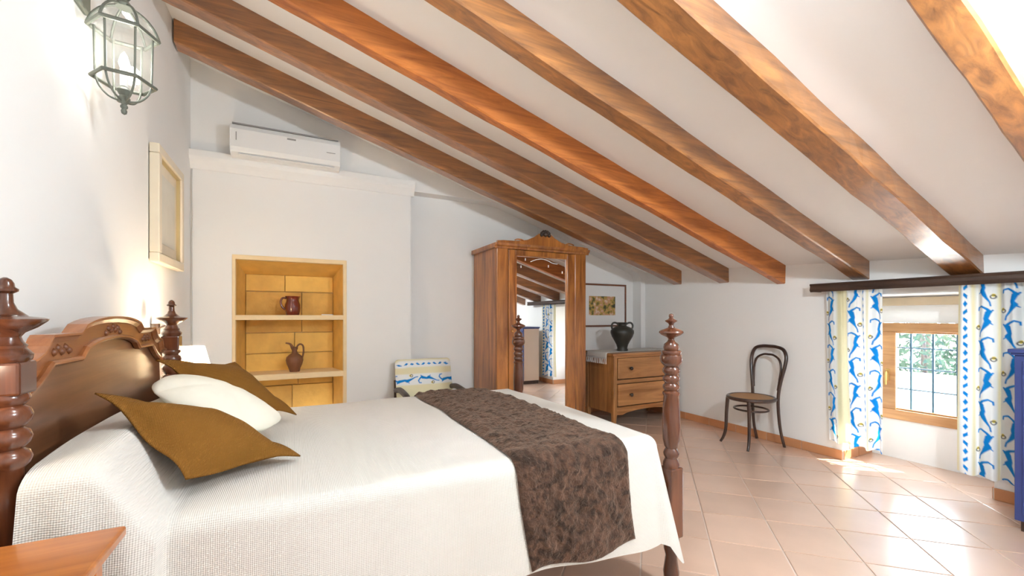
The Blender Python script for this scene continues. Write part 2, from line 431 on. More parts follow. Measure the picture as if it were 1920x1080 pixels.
# right wall with the deep window recess
WY0, WY1, WX = 1.06, 1.93, 4.56
w = MB()
def rz(y): return zc(XR, y)+0.05
def rpris(y0, y1, z0, x0, x1):
    w.prism([(y0, z0), (y1, z0), (y1, zc(x0, y1)+0.0+0.05), (y0, zc(x0, y0)+0.05)], 'x', x0, x1)
rpris(YN, WY0, 0, XR, 4.75); rpris(WY1, 4.5, 0, XR, 4.75); rpris(WY0, WY1, 1.372, XR, WX)
OY0, OY1, OZ0, OZ1 = 1.13, 1.845, 0.33, 1.15
w.box(WX, 4.75, WY0, OY0, 0, 1.6); w.box(WX, 4.75, OY1, WY1, 0, 1.6)
w.box(WX, 4.75, OY0, OY1, 0, OZ0); w.box(WX, 4.75, OY0, OY1, OZ1, 1.6)
wall_right = struct(w.build('wall_right', M['plaster'], origin=(XR, 0, 0)))
box('lintel_board', WX-0.02, WX+0.01, WY0+0.002, WY1-0.002, 1.295, 1.362, M['lintel'], wall_right, bevel=0.004)

# ceiling
V = []
xs = [XL-0.15, XR+0.75]; ys = [YN-0.3, 4.5]
for dz in (0, 0.12):
    for x in xs:
        for y in ys: V.append((x, y, zc(x, y)+dz))
struct(finish('ceiling', V, [(0, 1, 3, 2), (4, 6, 7, 5), (0, 4, 5, 1), (2, 3, 7, 6), (0, 2, 6, 4), (1, 5, 7, 3)], M['ceil']))

# wall behind the viewpoint
tw = lambda x: zc(x, YN)+0.05
struct(MB().prism([(XL-0.15, 0), (4.75, 0), (4.75, tw(4.75)), (XL-0.15, tw(XL-0.15))], 'y', YN-0.2, YN).build('wall_front', M['plaster']))

# baseboards in tile lengths
def baseboard(name, p0, p1, nrm, L=0.335, h=0.078, t=0.012):
    p0 = Vector((p0[0], p0[1], 0)); p1 = Vector((p1[0], p1[1], 0)); d = (p1-p0); n = max(1, int(round(d.length/L)))
    nr = Vector((nrm[0], nrm[1], 0))
    core = MB()
    q = [p0+nr*0.0, p1+nr*0.0, p1+nr*(t-0.004), p0+nr*(t-0.004)]
    core.prism([(v.x, v.y) for v in q], 'z', 0.001, h-0.004)
    root = struct(core.build(name, M['grout']))
    for i in range(n):
        a = p0+d*(i/n)+d.normalized()*0.0015; b = p0+d*((i+1)/n)-d.normalized()*0.0015
        q = [a, b, b+nr*t, a+nr*t]
        MB().prism([(v.x, v.y) for v in q], 'z', 0.0, h).build('tile', M['base_tile'], root, bevel=0.003, seg=1)
baseboard('baseboard_right', (XR, 4.19), (XR, WY1), (-1, 0))
baseboard('baseboard_recess', (XR, WY1-0.0), (WX, WY1), (0, -1), L=0.23)
baseboard('baseboard_right_near', (XR, WY0), (XR, -0.3), (-1, 0))
baseboard('baseboard_recess_near', (XR, WY0), (WX, WY0), (0, 1), L=0.23)
baseboard('baseboard_back', (1.03, YR), (4.02, YR), (0, -1))
baseboard('baseboard_back_left', (XL, YB), (1.01, YB), (0, -1))
baseboard('baseboard_left', (XL, YB-0.02), (XL, -0.3), (1, 0))

# ------------------------------------------------------------------ ceiling beams
beams = [  # near face y, width, height, underside at right wall, material, label
    (3.605, .125, .155, 1.588, 'beam', 'brown ceiling beam closest to the niche wall, above the wardrobe'),
    (2.985, .120, .150, 1.565, 'beam', 'brown ceiling beam second from the niche wall'),
    (2.400, .080, .168, 1.510, 'beam_red', 'reddest ceiling beam, third from the niche wall'),
    (1.745, .115, .140, 1.500, 'beam', 'brown ceiling beam whose end meets the curtain board near its left tip'),
    (1.110, .160, .130, 1.482, 'beam', 'broad ceiling beam with a bright underside ending above the window curtains'),
    (0.530, .105, .150, 1.462, 'beam', 'ceiling beam cropped by the top right corner of the photograph'),
    (-0.080, .115, .150, 1.432, 'beam', 'ceiling beam over the viewpoint, seen only in the wardrobe mirror')]
for bi, (yn, wy, hz, zb_, mk, lab) in enumerate(beams):
    x0, x1 = XL-0.02, XR+0.03; n = 40; V = []; F = []
    if bi == 0: x0 = XL+0.012
    for i in range(n+1):
        x = x0+(x1-x0)*i/n; z = zb_+SL*(XR-x); zt = max(z+hz, zc(x, yn)+0.02)
        j = lambda k: mnoise.noise((x*2.3+k*11, bi*7.1, k*3.7))*0.007+mnoise.noise((x*9+k*5, bi*3.1, k))*0.003
        c = 0.008
        ring = [(yn+j(1), z+c+j(2)), (yn+c+j(1), z+j(2)), (yn+wy-c+j(3), z+j(4)), (yn+wy+j(3), z+c+j(4)), (yn+wy+j(3), zt), (yn+j(5), zt)]
        V += [(x, a, b) for a, b in ring]
    for i in range(n):
        for k in range(6): F.append((i*6+k, i*6+(k+1) % 6, (i+1)*6+(k+1) % 6, (i+1)*6+k))
    F += [tuple(range(6)), tuple(n*6+k for k in range(6))]
    tag(finish('ceiling_beam', V, F, M[mk]), lab, 'beam', 'sloping ceiling beams')

# ------------------------------------------------------------------ window
win = bpy.data.objects.new('window_1', None); C.objects.link(win); win.location = (WX, 1.49, OZ0); ORG[win.name] = (WX, 1.49, OZ0)
struct(win, 'pine casement window with small panes in the deep recess')
FX0, FX1 = 4.535, 4.60
GY0, GY1, GZ0, GZ1 = 1.225, 1.745, 0.415, 1.075
def bar(name, y0, y1, z0, z1, m, par=win, x0=FX0, x1=FX1, bevel=0.006): return box(name, x0, x1, y0, y1, z0, z1, m, par, bevel=bevel)
bar('top_rail', OY0+0.002, OY1-0.002, GZ1, OZ1-0.002, M['pine']); bar('bottom_rail', OY0+0.002, OY1-0.002, OZ0+0.002, GZ0, M['pine'])
st_ = bar('stile', GY1, OY1-0.002, GZ0, GZ1, M['pine']); bar('stile', OY0+0.002, GY0, GZ0, GZ1, M['pine'])
bar('inner_bead', GY0, GY1, GZ1-0.014, GZ1, M['pine'], x0=4.55, x1=4.59); bar('inner_bead', GY0, GY1, GZ0, GZ0+0.014, M['pine'], x0=4.55, x1=4.59)
my = [1.655, 1.517, 1.375]; mz = [0.594, 0.77, 0.94]
ye = [GY1]+my+[GY0]; ze = [GZ0]+mz+[GZ1]
for i in range(4):
    for k in range(4):
        box('pane', 4.570, 4.574, ye[i+1]+0.003, ye[i]-0.003, ze[k]+0.003, ze[k+1]-0.003, M['glass'], win)
for y in my: bar('muntin', y-0.007, y+0.007, GZ0, GZ1, M['muntin'], x0=4.563, x1=4.583, bevel=0.002)
for z in mz: bar('muntin', GY0, GY1, z-0.005, z+0.005, M['muntin'], x0=4.565, x1=4.581, bevel=0.002)
hd = MB().box(4.527, 4.536, 1.785, 1.812, 0.655, 0.755).build('handle', M['brass'], st_, bevel=0.003)
MB().tube(catmull([(4.53, 1.799, 0.73), (4.505, 1.799, 0.732), (4.495, 1.799, 0.70), (4.497, 1.799, 0.62)], 5), 0.008).build('lever', M['brass'], win, smooth=True)

# ------------------------------------------------------------------ printed fabric pattern (flat print as vertex colours)
def seg_sd(px, py, ax, ay, bx, by, ra, rb):
    dx, dy = bx-ax, by-ay; L2 = dx*dx+dy*dy+1e-12
    t = np.clip(((px-ax)*dx+(py-ay)*dy)/L2, 0, 1)
    return np.hypot(px-(ax+t*dx), py-(ay+t*dy))-(ra+(rb-ra)*t)
FIG = [((-.038, .030), (-.036, .012), .005, .006), ((-.036, .012), (-.014, .004), .006, .007), ((-.014, .004), (.008, .020), .007, .008),
       ((.008, .020), (.024, .040), .008, .012), ((.024, .040), (.036, .030), .007, .006),
       ((.016, .045), (.006, .085), .016, .012), ((.006, .085), (.014, .105), .012, .018), ((.014, .105), (-.006, .150), .018, .008),
       ((-.006, .150), (-.022, .180), .008, .005), ((-.022, .180), (-.026, .203), .005, .005), ((.020, .110), (.036, .122), .007, .003)]
def lizards(q, s, P=0.203):
    """blue figures in a column: q lateral metres from the column centre, s metres down."""
    k = np.floor(s/P); sl = s-k*P; sg = np.where(np.mod(k, 2) < 0.5, 1.0, -1.0); ql = q*sg
    d = np.full_like(q, 9.0)
    for off in (-P, 0, P):
        qq = ql if off == 0 else -ql
        for (a, b, ra, rb) in FIG:
            d = np.minimum(d, seg_sd(qq, sl-off, a[0]*0.9, a[1], b[0]*0.9, b[1], ra*0.78, rb*0.78))
    yel = np.hypot(ql+0.036, (sl-0.135)*0.9)-0.009
    blk = np.abs(np.hypot(ql+0.034, sl-0.145)-0.011)-0.003
    return d, yel, blk
def dashes(q, s, P=0.055):
    k = np.floor(s/P); sl = s-k*P-P/2; lean = np.where(np.mod(k, 3) < 1, 0.25, np.where(np.mod(k, 3) < 2, -0.25, 0.0))
    return np.abs(q-lean*sl)/0.0085+np.abs(sl)/0.022-1
BLUE = np.array([0.006, 0.23, 0.64]); DBLUE = np.array([0.006, 0.09, 0.38]); CYAN = np.array([0.03, 0.38, 0.72])
YEL = np.array([0.78, 0.60, 0.05]); INK = np.array([0.10, 0.10, 0.10]); WHITE = np.array([0.86, 0.87, 0.86]); CREAM = np.array([0.80, 0.74, 0.50])
def fabric_cols(y, s, liz, dash, s0=0.0, cream_amt=1.0, rows=None):
    col = np.tile(WHITE, (len(y), 1))
    st = np.full_like(y, 9.0)
    for c in liz: st = np.minimum(st, np.abs(y-c)-0.044)
    for c in dash: st = np.minimum(st, np.abs(y-c)-0.018)
    m = np.clip(st/0.012, 0, 1)*cream_amt
    col = col*(1-m[:, None])+CREAM*m[:, None]
    for i, c in enumerate(liz):
        d, ye_, bk = lizards(y-c, s+s0+i*0.11)
        for fld, cc in ((ye_, YEL), (bk, INK), (d, (BLUE, DBLUE, CYAN)[0])):
            k = np.clip(0.5-fld/0.004, 0, 1)[:, None]; col = col*(1-k)+cc*k
    for i, c in enumerate(dash):
        k = np.clip(0.5-dashes(y-c, s+0.02*i)/0.2, 0, 1)[:, None]; col = col*(1-k)+BLUE*k
    return col
def set_cols(me, col):
    ca = me.color_attributes.new('print', 'FLOAT_COLOR', 'POINT')
    ca.data.foreach_set('color', np.hstack([col, np.ones((len(col), 1))]).astype(np.float32).ravel())
M['print'] = cloth('printed_cotton', (0.8, 0.8, 0.8, 1), 0.38, attr='print', bump=0.1, wscale=400)
M['print_solid'] = cloth('printed_cover', (0.8, 0.8, 0.8, 1), 0.0, attr='print', bump=0.1, wscale=400)

def curtain(y0, y1, ztop, zbot, liz, dash, folds, lab, flare=0.0, s0=0.0, ph=0.0):
    nu, nv = 150, 310; V = []; F = []; yy = []; ss = []
    for j in range(nv+1):
        tv = j/nv; z = ztop+(zbot-ztop)*tv
        for i in range(nu+1):
            tu = i/nu; y = y0+(y1-y0)*tu
            amp = 0.020+0.010*tv
            gather = 1-0.35*math.exp(-tv*18)
            x = 4.035+amp*gather*math.sin(folds*2*PI*tu+ph+0.5*math.sin(tv*3+tu*4))+0.008*math.sin(folds*4.4*PI*tu+1.0)*(1-0.5*tv)
            yw = y+0.010*math.sin(folds*2*PI*tu*1.0+1.3)*tv+flare*tv*tv*(1-tu)
            zz = z+0.006*math.sin(folds*2*PI*tu+0.4)*tv
            V.append((x, yw, zz)); yy.append(y); ss.append(ztop-z)
    for j in range(nv):
        for i in range(nu):
            a = j*(nu+1)+i; F.append((a, a+1, a+nu+2, a+nu+1))
    o = finish('curtain', V, F, M['print'], smooth=True)
    set_cols(o.data, fabric_cols(np.array(yy), np.array(ss), liz, dash, s0))
    return tag(o, lab, 'curtain', 'printed window curtains')
curtain(2.030, 1.630, 1.425, 0.150, [1.990, 1.822, 1.672], [1.757], 3.6, 'printed curtain with blue figures hanging next to the bentwood chair', flare=-0.03, s0=0.15, ph=0.6)
curtain(1.215, 0.780, 1.425, 0.145, [1.083, 0.968], [1.174, 0.87], 4.2, 'printed curtain with blue figures hanging next to the dark blue cabinet', s0=0.05, ph=2.2)
# dark wooden board over the curtains
cb = thing('curtain_board', (4.04, 1.35, 1.412), 'dark brown moulded board across the top of the curtains', 'curtain board')
cp = [(3.975, 1.412), (3.985, 1.412), (3.988, 1.425), (4.0, 1.428), (4.0, 1.468), (4.098, 1.468), (4.098, 1.482), (3.968, 1.482), (3.964, 1.472), (3.972, 1.462), (3.968, 1.440), (3.964, 1.430)]
MB().prism([(p[0], p[1]) for p in cp], 'y', 0.35, 2.118).build('board', M['darkwood'], cb)
box('end_block', 3.975, 4.098, 2.090, 2.116, 1.414, 1.468, M['darkwood'], cb, bevel=0.003)
MB().tube([(4.035, 0.4, 1.440), (4.035, 2.085, 1.440)], 0.008, 8).build('rod', M['darkwood'], cb, smooth=True)

# ------------------------------------------------------------------ air conditioner
ac = thing('air_conditioner', (-0.05, YB, 2.48), 'white wall air conditioner unit sitting above the plaster ledge', 'air conditioner')
ap = [(YB-0.002, 2.495), (YB-0.13, 2.492), (YB-0.185, 2.515), (YB-0.202, 2.55), (YB-0.205, 2.69), (YB-0.19, 2.728), (YB-0.16, 2.738), (YB-0.002, 2.738)]
body = MB().prism(ap, 'x', -0.457, 0.357).build('body', M['white'], ac, bevel=0.006)
box('air_intake', -0.44, 0.34, YB-0.196, YB-0.02, 2.731, 2.741, M['greymark'], ac)
for i in range(9):
    box('grille_bar', -0.43+i*0.0925, -0.422+i*0.0925, YB-0.19, YB-0.015, 2.741, 2.745, M['white'], ac)
box('louver', -0.40, 0.31, YB-0.186, YB-0.150, 2.4955, 2.503, M['white'], ac, bevel=0.002)
box('emblem', -0.055, 0.01, YB-0.2065, YB-0.2035, 2.668, 2.680, M['greymark'], body)
box('marking', 0.245, 0.315, YB-0.2065, YB-0.2035, 2.612, 2.617, M['greymark'], body)
box('marking', -0.415, -0.409, YB-0.2065, YB-0.2035, 2.60, 2.665, M['greymark'], body)

# ------------------------------------------------------------------ pictures
pl = thing('framed_picture', (XL, 3.39, 1.51), 'pale picture in a cream frame on the left wall', 'picture')
py0, py1, pz0, pz1 = 3.09, 3.70, 1.515, 2.195
def framebars(par, m, a0, a1, z0, z1, w_, lo, hi, axis, lean=0.0, wb=0.006):
    for (p0, p1, q0, q1) in ((a0, a1, z0, z0+w_), (a0, a1, z1-w_, z1), (a0, a0+w_, z0+w_, z1-w_), (a1-w_, a1, z0+w_, z1-w_)):
        if axis == 'x': box('frame_bar', lo, hi, p0, p1, q0, q1, m, par, bevel=wb)
        else: box('frame_bar', p0, p1, lo, hi, q0, q1, m, par, bevel=wb)
framebars(pl, M['creamframe'], py0, py1, pz0, pz1, 0.055, XL+0.004, XL+0.052, 'x')
framebars(pl, M['gilt'], py0+0.052, py1-0.052, pz0+0.052, pz1-0.052, 0.012, XL+0.006, XL+0.040, 'x', wb=0.002)
box('mat_board', XL+0.006, XL+0.02, py0+0.06, py1-0.06, pz0+0.06, pz1-0.06, M['creamframe'], pl)
M['faint'] = mat('faint_watercolour', (0.74, 0.70, 0.60, 1), 0.6, var=0.12, vscale=7)
box('print', XL+0.0205, XL+0.0225, py0+0.12, py1-0.12, pz0+0.13, pz1-0.13, M['faint'], pl)
pb = thing('framed_picture', (3.5, YR, 1.07), 'small colour print in a red-brown frame on the wall behind the black vase', 'picture')
framebars(pb, M['redframe'], 3.10, 3.897, 1.073, 1.620, 0.022, YR-0.024, YR-0.002, 'y', wb=0.004)
box('mat_board', 3.12, 3.877, YR-0.014, YR-0.003, 1.093, 1.60, M['paper'], pb)
mp_ = bpy.data.materials.new('landscape_print'); mp_.use_nodes = True
nt = mp_.node_tree; tcn = nt.nodes.new('ShaderNodeTexCoord'); nn = nt.nodes.new('ShaderNodeTexNoise'); nn.inputs['Scale'].default_value = 17; nn.inputs['Detail'].default_value = 6
nt.links.new(tcn.outputs['Object'], nn.inputs['Vector']); cr = nt.nodes.new('ShaderNodeValToRGB')
cr.color_ramp.elements[0].position = 0.34; cr.color_ramp.elements[0].color = (0.05, 0.05, 0.03, 1)
cr.color_ramp.elements[1].position = 0.66; cr.color_ramp.elements[1].color = (0.75, 0.62, 0.45, 1)
for p_, c_ in ((0.44, (0.20, 0.16, 0.04, 1)), (0.50, (0.55, 0.36, 0.08, 1)), (0.57, (0.60, 0.30, 0.18, 1))):
    e = cr.color_ramp.elements.new(p_); e.color = c_
nt.links.new(nn.outputs[0], cr.inputs[0]); nt.links.new(cr.outputs[0], nt.nodes['Principled BSDF'].inputs['Base Color'])
box('print', 3.294, 3.715, YR-0.0165, YR-0.0135, 1.22, 1.462, mp_, pb)

# ------------------------------------------------------------------ wardrobe
FY, BY = 3.74, 4.332
WX0, WX1 = 1.742, 2.800
wd = thing('wardrobe', (2.27, 4.03, 0), 'tall wooden wardrobe with a mirror door and carved crest', 'wardrobe')
for x in (WX0+0.05, WX1-0.05):
    for y in (FY+0.06, BY-0.06):
        MB().lathe([(0.022, 0), (0.036, 0.03), (0.04, 0.07), (0.03, 0.10)], (x, y, 0), 16).build('foot', M['wardrobe'], wd, smooth=True)
box('plinth', WX0-0.012, WX1+0.012, FY-0.015, BY, 0.10, 0.165, M['wardrobe'], wd, bevel=0.006)
box('side_panel', WX0, WX0+0.025, FY+0.03, BY, 0.165, 1.90, M['wardrobe'], wd)
box('side_panel', WX1-0.025, WX1, FY+0.03, BY, 0.165, 1.90, M['wardrobe'], wd)
box('back_panel', WX0+0.025, WX1-0.025, BY-0.02, BY, 0.165, 1.90, M['wardrobe'], wd)
DX0, DX1 = 1.868, 2.655
box('front_post', WX0, DX0-0.003, FY, FY+0.03, 0.165, 1.90, M['wardrobe'], wd, bevel=0.006)
box('front_post', DX1+0.003, WX1, FY, FY+0.03, 0.165, 1.90, M['wardrobe'], wd, bevel=0.006)
box('top_board', WX0, WX1, FY, BY, 1.885, 1.905, M['wardrobe'], wd)
cpx = [(0.0, 1.865), (-0.010, 1.868), (-0.014, 1.884), (-0.030, 1.895), (-0.034, 1.915), (-0.0, 1.915)]
co = MB().prism([(FY+p[0], p[1]) for p in cpx], 'x', WX0-0.030, WX1+0.030)
co.box(WX0-0.030, WX0, FY, BY, 1.872, 1.915).box(WX1, WX1+0.030, FY, BY, 1.872, 1.915)
co.build('cornice', M['wardrobe'], wd)
cx_ = (WX0+WX1)/2
crest = [(-0.54, 1.915), (0.54, 1.915), (0.54, 1.935), (0.50, 1.94), (0.40, 1.948), (0.33, 1.945), (0.24, 1.965), (0.15, 1.99), (0.09, 2.03), (0.04, 2.045),
         (-0.04, 2.045), (-0.09, 2.03), (-0.15, 2.0), (-0.24, 1.985), (-0.33, 1.985), (-0.40, 1.992), (-0.47, 1.985), (-0.54, 1.965)]
crest = [(-0.54, 1.915), (0.54, 1.915), (0.54, 1.935), (0.47, 1.943), (0.36, 1.945), (0.30, 1.950), (0.20, 1.968), (0.12, 2.005), (0.07, 2.04),
         (-0.07, 2.04), (-0.12, 2.005), (-0.20, 1.968), (-0.30, 1.950), (-0.36, 1.945), (-0.47, 1.943), (-0.54, 1.935)]
crs = MB().prism([(cx_+p[0], p[1]) for p in crest], 'y', FY-0.028, FY-0.004).build('crest', M['wardrobe'], wd, bevel=0.004)
ro = MB()
for k in range(7):
    a = PI*k/6; ro.lathe([(0.004, -0.02), (0.016, -0.012), (0.02, 0), (0.016, 0.012), (0.004, 0.02)], (cx_+0.045*math.cos(a), FY-0.030, 2.028+0.034*math.sin(a)), 10)
ro.lathe([(0.006, -0.026), (0.024, -0.014), (0.028, 0), (0.024, 0.014), (0.006, 0.026)], (cx_, FY-0.034, 2.036), 12)
ro.build('rosette', M['darkwood'], crs, smooth=True)
for xx, zz in ((cx_-0.30, 1.956), (cx_+0.30, 1.956)):
    MB().tube(catmull([(xx-0.05, FY-0.03, zz-0.004), (xx-0.02, FY-0.034, zz+0.006), (xx+0.02, FY-0.034, zz+0.004), (xx+0.05, FY-0.03, zz-0.004)], 4), 0.007, 6).build('scroll', M['wardrobe'], crs, smooth=True)
MX0, MX1, MZ0, MZ1 = 1.945, 2.556, 0.235, 1.812
door = MB().box(DX0, MX0, FY-0.004, FY+0.024, 0.175, 1.862).box(MX1, DX1, FY-0.004, FY+0.024, 0.175, 1.862)\
    .box(MX0, MX1, FY-0.004, FY+0.024, MZ1, 1.862).box(MX0, MX1, FY-0.004, FY+0.024, 0.175, MZ0).build('door', M['wardrobe'], wd, bevel=0.004)
mir = box('mirror', MX0-0.004, MX1+0.004, FY+0.008, FY+0.014, MZ0-0.004, MZ1+0.004, M['mirror'], door)
bd = MB()
for a in ((MX0, MX0+0.010, MZ0, MZ1), (MX1-0.010, MX1, MZ0, MZ1), (MX0, MX1, MZ1-0.010, MZ1), (MX0, MX1, MZ0, MZ0+0.010)):
    bd.box(a[0], a[1], FY-0.006, FY+0.008, a[2], a[3])
bd.build('mirror_bead', M['wardrobe'], door)
MB().lathe([(0.005, -0.012), (0.010, -0.006), (0.011, 0), (0.008, 0.006), (0.004, 0.01)], (1.905, FY-0.012, 1.06), 12).build('knob', M['brass'], door, smooth=True)
et = MB()
for pts in ([(2.12, 1.755), (2.18, 1.778), (2.25, 1.790), (2.32, 1.778), (2.38, 1.755), (2.44, 1.748)],):
    et.tube(catmull([(p[0], FY+0.0075, p[1]) for p in pts], 5), [0.004]*26, 6)
for p in ((2.06, 1.775), (2.33, 1.72), (2.50, 1.665), (2.01, 1.70)):
    et.tube([(p[0], FY+0.0075, p[1]-0.012), (p[0], FY+0.0075, p[1]+0.012)], 0.005, 6)
et.build('etching', M['etch'], door)

# ------------------------------------------------------------------ dresser, runner, vase
dr = thing('dresser', (3.555, 3.86, 0), 'low wooden chest of two drawers under the black vase', 'dresser')
dx0, dx1, dy0, dy1 = 3.065, 4.055, 3.60, 4.10
MB().prism([(dx0-0.02, dy1+0.01), (dx0-0.02, dy0-0.012), (dx0+0.02, dy0-0.025), (dx1-0.02, dy0-0.025), (dx1+0.02, dy0-0.012), (dx1+0.02, dy1+0.01)], 'z', 0.775, 0.802).build('top', M['dresser'], dr, bevel=0.005)
for x0 in (dx0, dx1-0.05):
    for y0 in (dy0, dy1-0.05):
        c = (x0+0.025, y0+0.025)
        V = [(c[0]+s*sx, c[1]+s*sy, z) for (z, s) in ((0, 0.016), (0.16, 0.025), (0.775, 0.025)) for sx, sy in ((-1, -1), (1, -1), (1, 1), (-1, 1))]
        F = [(0, 1, 2, 3), (8, 9, 10, 11)]+[(l*4+i, l*4+(i+1) % 4, l*4+4+(i+1) % 4, l*4+4+i) for l in (0, 1) for i in range(4)]
        finish('leg', V, F, M['dresser_z'], dr, bevel=0.003, seg=1)
box('side_panel', dx0+0.004, dx0+0.022, dy0+0.05, dy1-0.05, 0.15, 0.775, M['dresser_z'], dr)
box('side_panel', dx1-0.022, dx1-0.004, dy0+0.05, dy1-0.05, 0.15, 0.775, M['dresser_z'], dr)
box('back_panel', dx0+0.05, dx1-0.05, dy1-0.02, dy1-0.005, 0.15, 0.775, M['dresser'], dr)
box('inner_case', dx0+0.05, dx1-0.05, dy0+0.03, dy1-0.06, 0.16, 0.77, M['darkwood'], dr)
for z0, z1 in ((0.752, 0.775), (0.470, 0.510), (0.185, 0.215)):
    box('rail', dx0+0.05, dx1-0.05, dy0+0.004, dy0+0.03, z0, z1, M['dresser'], dr, bevel=0.002)
ax0, ax1 = dx0+0.05, dx1-0.05
arc = [(ax0, 0.185), (ax1, 0.185), (ax1, 0.135), (ax1-0.08, 0.13)]+[(ax0+0.08+(ax1-ax0-0.16)*(1-t), 0.13+0.040*math.sin(PI*t)**0.6) for t in [i/12 for i in range(1, 12)]]+[(ax0+0.08, 0.13), (ax0, 0.135)]
MB().prism(arc, 'y', dy0+0.004, dy0+0.024).build('apron', M['dresser'], dr)
for z0, z1 in ((0.520, 0.748), (0.225, 0.462)):
    d_ = box('drawer', dx0+0.060, dx1-0.060, dy0-0.004, dy0+0.03, z0, z1, M['dresser'], dr, bevel=0.008)
    for x in (dx0+0.23, dx1-0.23):
        V = MB(); pr = [(0.012, 0), (0.008, 0.010), (0.019, 0.020), (0.020, 0.028), (0.012, 0.036)]
        seg = 16; vv = []; ff = []
        for r, h_ in pr:
            for k in range(seg): vv.append((x+r*math.cos(2*PI*k/seg), dy0-0.004-h_, (z0+z1)/2+r*math.sin(2*PI*k/seg)))
        for i in range(len(pr)-1):
            for k in range(seg): ff.append((i*seg+k, i*seg+(k+1) % seg, (i+1)*seg+(k+1) % seg, (i+1)*seg+k))
        ff.append(tuple((len(pr)-1)*seg+k for k in range(seg)))
        V.add(vv, ff).build('knob', M['black'], d_, smooth=True)
# lace runner
rn = thing('dresser_runner', (3.5, 3.85, 0.802), 'white fringed cloth laid across the chest of drawers', 'runner')
V = []; F = []; ny = 14
pathx = [(4.02, 0.806), (3.75, 0.806), (3.45, 0.806), (3.15, 0.806), (3.06, 0.806), (3.042, 0.802), (3.036, 0.79), (3.034, 0.765), (3.033, 0.74)]
for i, (x, z) in enumerate(pathx):
    for j in range(ny+1):
        y = 3.68+0.36*j/ny
        V.append((x+0.0015*math.sin(j*1.7)*(i > 5), y, z+0.0015*math.sin(j*2.1+i)))
for i in range(len(pathx)-1):
    for j in range(ny): F.append((i*(ny+1)+j, i*(ny+1)+j+1, (i+1)*(ny+1)+j+1, (i+1)*(ny+1)+j))
ro_ = finish('cloth', V, F, M['runner'], rn, smooth=True)
sd = ro_.modifiers.new('solid', 'SOLIDIFY'); sd.thickness = 0.003; sd.offset = 1
for j in range(13):
    y = 3.69+0.34*j/12
    MB().tube([(3.033, y, 0.745), (3.031+0.003*math.sin(j*2), y+0.004*math.sin(j), 0.715), (3.031, y+0.006*math.sin(j*1.3), 0.682)], [0.005, 0.0055, 0.008], 6).build('tassel', M['runner'], rn, smooth=True)
# black amphora
va = thing('amphora_vase', (3.36, 3.80, 0.809), 'black clay two-handled vase on the chest of drawers', 'vase')
vp = [(0.0, 0.0), (0.062, 0.0), (0.064, 0.012), (0.056, 0.03), (0.066, 0.07), (0.092, 0.12), (0.118, 0.165), (0.132, 0.205), (0.131, 0.232), (0.112, 0.258), (0.078, 0.276), (0.052, 0.284), (0.046, 0.298), (0.050, 0.312), (0.060, 0.320), (0.058, 0.327), (0.044, 0.325), (0.038, 0.30), (0.0, 0.296)]
lathe('body', [(max(r, 0.0005), z) for r, z in vp], (3.36, 3.80, 0.809), M['vase'], va, 36)
vdir = Vector((math.cos(math.radians(-22)), math.sin(math.radians(-22)), 0))
for s in (-1, 1):
    pts = [(0.046, 0.305), (0.078, 0.322), (0.108, 0.318), (0.124, 0.292), (0.120, 0.262), (0.110, 0.246)]
    MB().tube(catmull([Vector((3.36, 3.80, 0.809+z))+vdir*(s*r) for r, z in pts], 5), 0.011, 8).build('handle', M['vase'], va, smooth=True)

# ------------------------------------------------------------------ niche pottery
pt = thing('glazed_pitcher', (-0.02, 4.33, 1.215), 'glossy red-brown pitcher on the upper niche shelf', 'pitcher')
pp = [(0.0005, 0), (0.052, 0), (0.056, 0.008), (0.060, 0.03), (0.066, 0.065), (0.064, 0.095), (0.054, 0.122), (0.052, 0.140), (0.058, 0.158), (0.064, 0.170), (0.060, 0.171), (0.048, 0.145), (0.0005, 0.135)]
lathe('body', pp, (-0.015, 4.33, 1.215), M['glaze'], pt, 32)
MB().tube(catmull([(-0.062, 4.33, 1.365), (-0.095, 4.325, 1.368), (-0.110, 4.322, 1.335), (-0.100, 4.322, 1.29), (-0.072, 4.326, 1.262)], 6), 0.0085, 8).build('handle', M['glaze'], pt, smooth=True)
oj = thing('oil_jug', (0.0, 4.33, 0.705), 'brown clay jug with a long spout on the lower niche shelf', 'jug')
jp = [(0.0005, 0), (0.040, 0), (0.042, 0.008), (0.048, 0.03), (0.064, 0.07), (0.072, 0.105), (0.066, 0.132), (0.042, 0.155), (0.024, 0.168), (0.020, 0.19), (0.022, 0.215), (0.026, 0.222), (0.0005, 0.222)]
lathe('body', jp, (0.0, 4.33, 0.705), M['clay'], oj, 28)
MB().tube(catmull([(0.0, 4.33, 0.895), (-0.018, 4.328, 0.925), (-0.036, 4.326, 0.955), (-0.072, 4.324, 0.966)], 6), [0.021, 0.020, 0.019, 0.018, 0.017, 0.016, 0.015, 0.014, 0.013, 0.012, 0.011, 0.010, 0.009, 0.009, 0.008, 0.008, 0.007, 0.007, 0.007][:19], 10).build('spout', M['clay'], oj, smooth=True)
MB().tube(catmull([(0.018, 4.33, 0.905), (0.022, 4.33, 0.935), (0.045, 4.328, 0.952), (0.068, 4.326, 0.935), (0.072, 4.326, 0.88), (0.062, 4.328, 0.826)], 6), 0.0075, 8).build('handle', M['clay'], oj, smooth=True)
tag(MB().prism([(0.22, 4.30), (0.31, 4.285), (0.325, 4.33), (0.235, 4.345)], 'z', 1.215, 1.224).build('folded_card', M['paper'], bevel=0.002), 'small flat pale card lying on the upper niche shelf', 'card')

